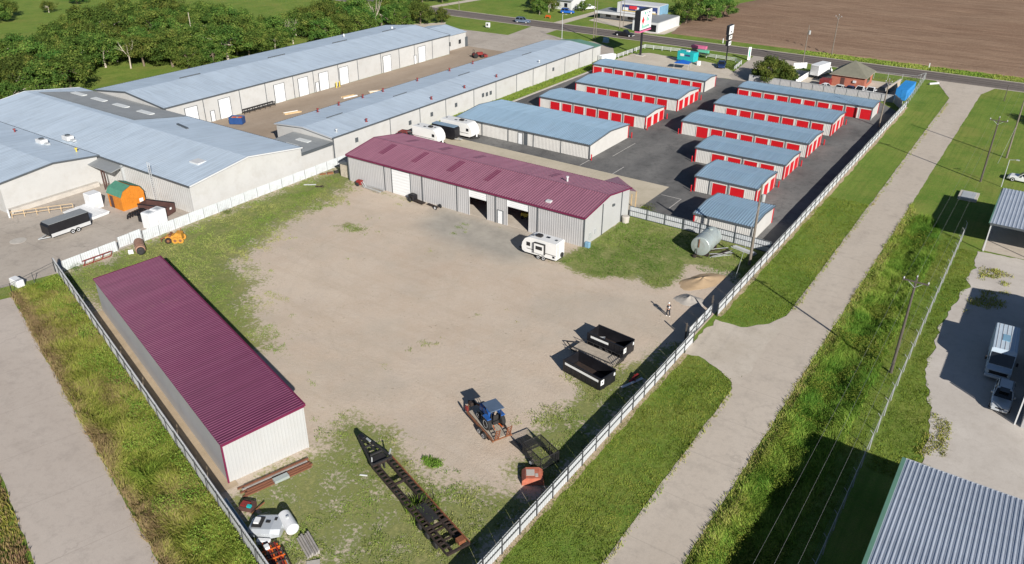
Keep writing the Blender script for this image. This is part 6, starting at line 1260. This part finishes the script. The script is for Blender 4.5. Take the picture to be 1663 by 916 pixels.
q = scatter(LSTRIP, 160); nn = q[:, 0] * N_[0] + q[:, 1] * N_[1]; q = q[vnoise(q[:, 0], q[:, 1], 3.0, 36) + .22 * (nn - 10) > .55]; leaf_weeds('lane_leaf_weeds', q, .75, .13, lambda u, v: .2 + .4 * vnoise(u, v, 2, 37), 'broad-leaved weeds crowding the outside of the slanted fence')
q = np.concatenate([scatter([(-13.5, -10), (-12.5, -10), (-12.3, 126), (-13.4, 130)], 26), scatter([(-18.45, 10), (-18.05, 10), (-18.05, 66), (-18.45, 66)], 14), scatter([(-18.45, 86), (-18.05, 86), (-18.05, 195), (-18.45, 195)], 9)]); o = blades('verge_grass', q, .08, .3, .06, 4, 'weed_blades', .12, lambda u, v: .45 + .4 * vnoise(u, v, 4, 8)); tag_(o, 'brownish verge grass along the right edge of the side road', 'grass')
def lane_tint(u, v):
    nn = u * N_[0] + v * N_[1]; return np.clip(tw(u, v) + .42 * np.clip((8.8 - nn) / 1.6, 0, 1) + .02, 0, 1)
q = scatter(LSTRIP, 45); o = blades('lane_weeds', q, .25, .65, .05, 6, 'weed_blades', .16, lane_tint, lean=.75); tag_(o, 'tall yellow-green weeds between left lane and slanted fence', 'weeds')
q = scatter([LP(-75, -.4), LP(-30, -.4), LP(-30, -9), LP(-75, -9)], 26); o = blades('corner_weeds', q, .15, .45, .09, 4, 'weed_blades', .15, lambda u, v: .62 + .35 * vnoise(u, v, 5, 3)); tag_(o, 'brown dry grass left of the left lane', 'grass')
tl = lambda u, v: .2 + .55 * vnoise(u, v, 5, 6)
q = np.concatenate([scatter([(-25, 20), (-18.4, 20), (-18.4, 66), (-19.2, 68), (-21.5, 69.4), (-25, 69.8)], 34), scatter([(-25, 79), (-22, 79), (-19.4, 82), (-18.4, 85), (-18.4, 125), (-25, 125)], 22), scatter([(-7.2, 30), (-5.2, 30), (-5.2, 120), (-7.2, 120)], 22), scatter([(-4.7, 62), (-.9, 62), (-1.2, 74), (-3, 81), (-3.5, 95), (-2.4, 103), (-2.6, 116), (-4.7, 116)], 30)])
o = blades('lawn_blades', q, .04, .13, .06, 4, 'lawn_blades', .12, tl, lean=.7); tag_(o, 'short mown grass on the strips beside the side road', 'grass')
q = scatter([(-97, 24), (-25.6, 18), (-25.6, 99), (-97, 99)], 16); g = yard_grass(q[:, 0], q[:, 1]); keep = (g + 1.1 * (vnoise(q[:, 0], q[:, 1], 2.0, 9) - .5) + .6 * (vnoise(q[:, 0], q[:, 1], .7, 10) - .5)) > .62; q = q[keep]
q = q[~inpoly(q[:, 0], q[:, 1], [LP(-92, 13.3), LP(-47, 13.3), LP(-47, 23), LP(-92, 23)])]; q = q[~((q[:, 0] < -46.5) & (q[:, 1] > 86))]; q = q[q[:, 1] > lf(q[:, 0]) + .4]
o = blades('yard_tufts', q, .04, .16, .06, 4, 'yard_blades', .16, lambda u, v: .2 + .75 * vnoise(u, v, 3.5, 12) - .25 * ((u > -48) & (v > 79)), zf=lambda u, v: np.zeros(len(u)) + .03, lean=.7); tag_(o, 'patchy grass tufts growing over the dirt yard', 'grass')
q = scatter([(-37.5, 40.2), (-35.2, 40.2), (-35.2, 41.6), (-37.5, 41.6)], 60); q = q[np.hypot((q[:, 0] + 36.2) / 1.0, (q[:, 1] - 40.9) / .6) < 1]; o = blades('green_tuft', q, .1, .25, .07, 5, 'lawn_blades', .1, lambda u, v: np.full(len(u), .35), zf=lambda u, v: np.zeros(len(u))); tag_(o, 'single bright green tuft on bare dirt near the trailer frame', 'grass')
q = RNG.normal((-32.9, 35.7), (.7, .45), (60, 2)); o = blades('trailer_weeds', q, .6, 1.3, .07, 6, 'weed_blades', .2, lambda u, v: np.full(len(u), .08), zf=lambda u, v: np.zeros(len(u))); tag_(o, 'leafy weeds growing up through the stripped trailer frame', 'weeds')
q = scatter([(-101, 118), (-96.6, 118), (-96.6, 186), (-99.8, 186)], 8); o = blades('strip_grass', q, .08, .25, .12, 4, 'lawn_blades', .15, tl); tag_(o, 'grass strip between front warehouse and storage kerb', 'grass')
q = scatter([(-900, 213), (900, 213), (900, 215.8), (-900, 215.8)], .0) if False else scatter([(-60, 226.2), (60, 226.2), (60, 231), (-60, 231)], 7); o = blades('roadside_grass', q, .15, .4, .16, 4, 'lawn_blades', .2, lambda u, v: .4 + .5 * vnoise(u, v, 7, 5)); tag_(o, 'green grass margin between highway and ploughed field', 'grass')
q = scatter([(-1.5, 97), (2.2, 101), (2, 111), (-1.4, 112)], 14); q = q[vnoise(q[:, 0], q[:, 1], 1.5, 3) > .5]; o = blades('gravel_weeds', q, .1, .35, .09, 5, 'weed_blades', .2, lambda u, v: np.full(len(u), .7)); tag_(o, 'dry weeds on the gravel lot in front of the carport', 'weeds')
q = scatter([(-1.4, 65), (.8, 65), (.6, 73), (-1.2, 74)], 24); q = q[vnoise(q[:, 0], q[:, 1], 1.2, 3) > .45]; o = blades('gravel_edge_weeds', q, .08, .28, .08, 5, 'weed_blades', .2, lambda u, v: np.full(len(u), .6)); tag_(o, 'dry weeds at the gravel edge beside the foreground metal roof', 'weeds')

def crown_mesh(seed, Rr=4.2, Hh=5.6, base=2.2, clumps=64, leaves=100, ls=.35, dome=.55):
    g = np.random.default_rng(seed); C = []; 
    while len(C) < clumps:
        p = g.normal(0, 1, 3); p /= np.linalg.norm(p); p *= g.uniform(.35, 1) ** .5
        if p[2] < -.55: continue
        lob = 1 + .22 * math.sin(3 * math.atan2(p[1], p[0]) + seed) + .15 * math.sin(5 * math.atan2(p[1], p[0]) + 2 * seed)
        C.append((p[0] * Rr * lob, p[1] * Rr * lob, base + Hh * (.45 + .5 * p[2]) + g.uniform(-.3, .3)))
    C = np.array(C); ct = g.uniform(0, 1, clumps); rad = g.uniform(.75, 1.35, clumps)
    n = clumps * leaves; c = np.repeat(C, leaves, 0); d = g.normal(0, 1, (n, 3)); d /= np.linalg.norm(d, axis=1)[:, None]; pos = c + d * (np.repeat(rad, leaves) * g.uniform(.2, 1, n) ** .5)[:, None] * np.array([1, 1, .75])
    nr = d + g.normal(0, .55, (n, 3)) + np.array([0, 0, .35]); nr /= np.linalg.norm(nr, axis=1)[:, None]; tv = np.cross(nr, g.normal(0, 1, (n, 3))); tv /= np.linalg.norm(tv, axis=1)[:, None]; bv = np.cross(nr, tv); s = (ls * g.uniform(.55, 1.25, n))[:, None]
    V = np.stack([pos - tv * s * .5, pos + bv * s * .32, pos + tv * s * .5, pos - bv * s * .32], 1).reshape(-1, 3); F = np.arange(n * 4).reshape(n, 4)
    tint = np.clip(.6 * np.repeat(ct, leaves) + g.uniform(0, .45, n), 0, 1); me_o = bulk('crown', V, F, 'leaves', np.repeat(tint, 4)); me = me_o.data; bpy.data.objects.remove(me_o); return me, C
def trunk_mesh(seed, C, h=3.5, r=.28, mat='bark', nl=7):
    g = random.Random(seed); mb = MB(); top = (g.uniform(-.3, .3), g.uniform(-.3, .3), h); mid = (top[0] * .4 + .1, top[1] * .4, h * .5); mb.cyl((0, 0, -.2), mid, r, r * .8, 8).cyl(mid, top, r * .8, r * .6, 8)
    for i in range(nl):
        e = C[g.randrange(len(C))]; m = tuple(top[k] * .5 + e[k] * .5 + g.uniform(-.25, .25) for k in range(3)); mb.cyl(top, m, r * .45, r * .28, 6).cyl(m, tuple(e), r * .28, r * .1, 5)
    me = bpy.data.meshes.new('trunk'); me.from_pydata(mb.v, [], mb.f); me.materials.append(M[mat]); return me
PROTO = []
for sd_ in range(7):
    cm, C = crown_mesh(sd_ + 3, Rr=random.uniform(3.5, 4.5), Hh=random.uniform(5, 6.6), base=random.uniform(.3, 1.3)); PROTO.append((cm, trunk_mesh(sd_, C, random.uniform(2.6, 3.6), .26, 'pale_bark' if sd_ % 3 == 0 else 'bark')))
def tree(x, y, s, label, group=None, k=None, sz=1.0, name='tree', cat='tree'):
    k = random.randrange(len(PROTO)) if k is None else k; t = thing(name, label, cat, (x, y, 0), random.uniform(0, 6.28), group); t.scale = (s, s, s * sz); link('crown', PROTO[k][0], t); link('trunk', PROTO[k][1], t); return t
def fill(poly, d, label, group, smin=.85, smax=1.2, cap=400, sz=1.0):
    P = np.array(poly); a, b = P.min(0), P.max(0); pts = []
    for _ in range(cap * 12):
        p = (random.uniform(a[0], b[0]), random.uniform(a[1], b[1]))
        if not inpoly(np.array([p[0]]), np.array([p[1]]), poly)[0] or any((p[0] - q[0]) ** 2 + (p[1] - q[1]) ** 2 < d * d for q in pts): continue
        pts.append(p)
    ORD = ['first', 'second', 'third', 'fourth', 'fifth', 'sixth', 'seventh', 'eighth', 'ninth', 'tenth', 'eleventh', 'twelfth', 'thirteenth', 'fourteenth', 'fifteenth', 'sixteenth', 'seventeenth', 'eighteenth']
    by = {}
    for p in sorted(pts, key=lambda q: math.atan2(q[0], q[1])):
        l = label(p) if callable(label) else label; k = by[l] = by.get(l, -1) + 1
        tree(p[0], p[1], random.uniform(smin, smax), ('%s from the left, ' % ORD[k] + l) if 'deep' not in l and k < len(ORD) else l, group, sz=sz)
    return pts
def grove_label(p):
    return 'green tree on the grove edge facing the rear warehouse roof' if p[0] > -186 else ('green tree at the far meadow side of the grove' if p[0] < -218 else 'green tree deep inside the grove behind the warehouses')
fill([(-176, 45), (-206, 45), (-211, 92), (-214, 104), (-230, 118), (-240, 134), (-240, 148), (-228, 154), (-214, 154), (-196, 153), (-182, 151), (-175, 146), (-174, 118), (-182, 115), (-195, 113), (-194, 100), (-186, 93), (-178, 90), (-175, 76)], 5.0, grove_label, 'trees of the grove behind the warehouses', .85, 1.4, 1100)
fill([(-174, 161), (-190, 163), (-196, 186), (-178, 189), (-170, 174)], 5.0, 'green tree in the middle clump beyond the rear warehouse roof', 'trees of the middle clump', .95, 1.35)
fill([(-172, 191), (-186, 190), (-190, 202), (-176, 204), (-170, 199)], 4.6, 'green tree in the small clump beside the pale lane', 'trees of the small clump', .8, 1.1)
tree(-166.3, 203.9, .62, 'dark conical tree at the corner of the pale lane and highway', None, 2, 1.15)
for i, (x, y, s, l) in enumerate(((-278, 122, 1.1, 'dark tree at the top-left corner of the meadow'), (-284, 128, .9, 'dark tree behind the top-left corner tree'), (-283, 141, .55, 'small lone tree on the meadow near the top-left corner'), (-292, 156, .8, 'dark tree at the top edge left of the grove'), (-296, 165, .8, 'second dark tree at the top edge left of the grove'),
        (-103.4, 250, 1.2, 'large tree at the field edge nearest the white store'), (-98.5, 256, 1.15, 'large tree at the field edge leaning over the ploughed soil'), (-105, 264, 1.1, 'large tree at the field edge behind the nearest one'), (-97, 266, 1.05, 'large tree at the right end of the field-edge group'),
        (-149.6, 235.4, .7, 'slim tree in front of the white farm house nearest the highway'), (-149.2, 240.6, .75, 'second slim tree in front of the white farm house'), (-155.5, 244.5, .8, 'tree at the left front of the white farm house'), (-140.8, 249.4, .5, 'round dark tree between the parked blue car and white pickup'),
        (6.5, 186.5, 1.0, 'tree right of the frame shading the lawn by the junction'), (-192, 236, .9, 'tree beyond the white side drive at the top'), (-198, 232, .8, 'second tree beyond the white side drive at the top'))): tree(x, y, s, l)
def shrub():
    cm, C = crown_mesh(77, 4.6, 5.6, -.2, 110, 170, .36); t = thing('bush', 'large dense round bush behind the long pale fence', 'bush', (-56.2, 192.6, 0)); link('foliage', cm, t); link('stem', trunk_mesh(5, C, 1.0, .14), t)
shrub()
cm_, C_ = crown_mesh(90, .8, 1.1, .0, 14, 40, .16)
for x, y, s, l in ((-92.9, 90.6, 1.3, 'small green bush at the left corner of the maroon workshop'), (-96.2, 66.2, .6, 'tiny bush against the white panel fence'), (-45.6, 103.1, .9, 'low green bush behind the workshop at the dark-framed fence'), (-69.5, 199.5, 1.2, 'low bush under the slim black pole sign'), (-97.0, 43.4, .6, 'scraggly bush at the fence corner of the left lot')):
    t = thing('bush', l, 'bush', (x, y, 0)); t.scale = (s, s, s); link('foliage', cm_, t); link('stem', trunk_mesh(6, C_, .3, .04, nl=4), t)
def dead_tree(x, y, h, label):
    t = thing('dead_tree', label, 'tree', (x, y, 0)); mb = MB(); mb.cyl((0, 0, -.1), (.1, .1, h * .4), .2, .14, 8)
    for i in range(6):
        a = i * 1.05 + x; e = (math.cos(a) * h * .28, math.sin(a) * h * .28, h * random.uniform(.75, 1)); m = (e[0] * .5, e[1] * .5, h * .62); mb.cyl((.1, .1, h * .38), m, .1, .07, 6).cyl(m, e, .07, .025, 5)
        for j in range(2): mb.cyl(m, (e[0] + random.uniform(-1, 1), e[1] + random.uniform(-1, 1), e[2] - random.uniform(.3, 1.2)), .045, .015, 4)
    mb.build('trunk', 'pale_bark', t)
dead_tree(-180, 154.5, 7, 'bare pale dead tree at the gap beside the grove'); dead_tree(-184, 157, 6, 'second bare dead tree in the gap beside the grove'); dead_tree(-190, 111, 7, 'bare pale trunk among the grove-edge trees'); dead_tree(-176, 184, 9, 'bare pale branches above the middle clump')
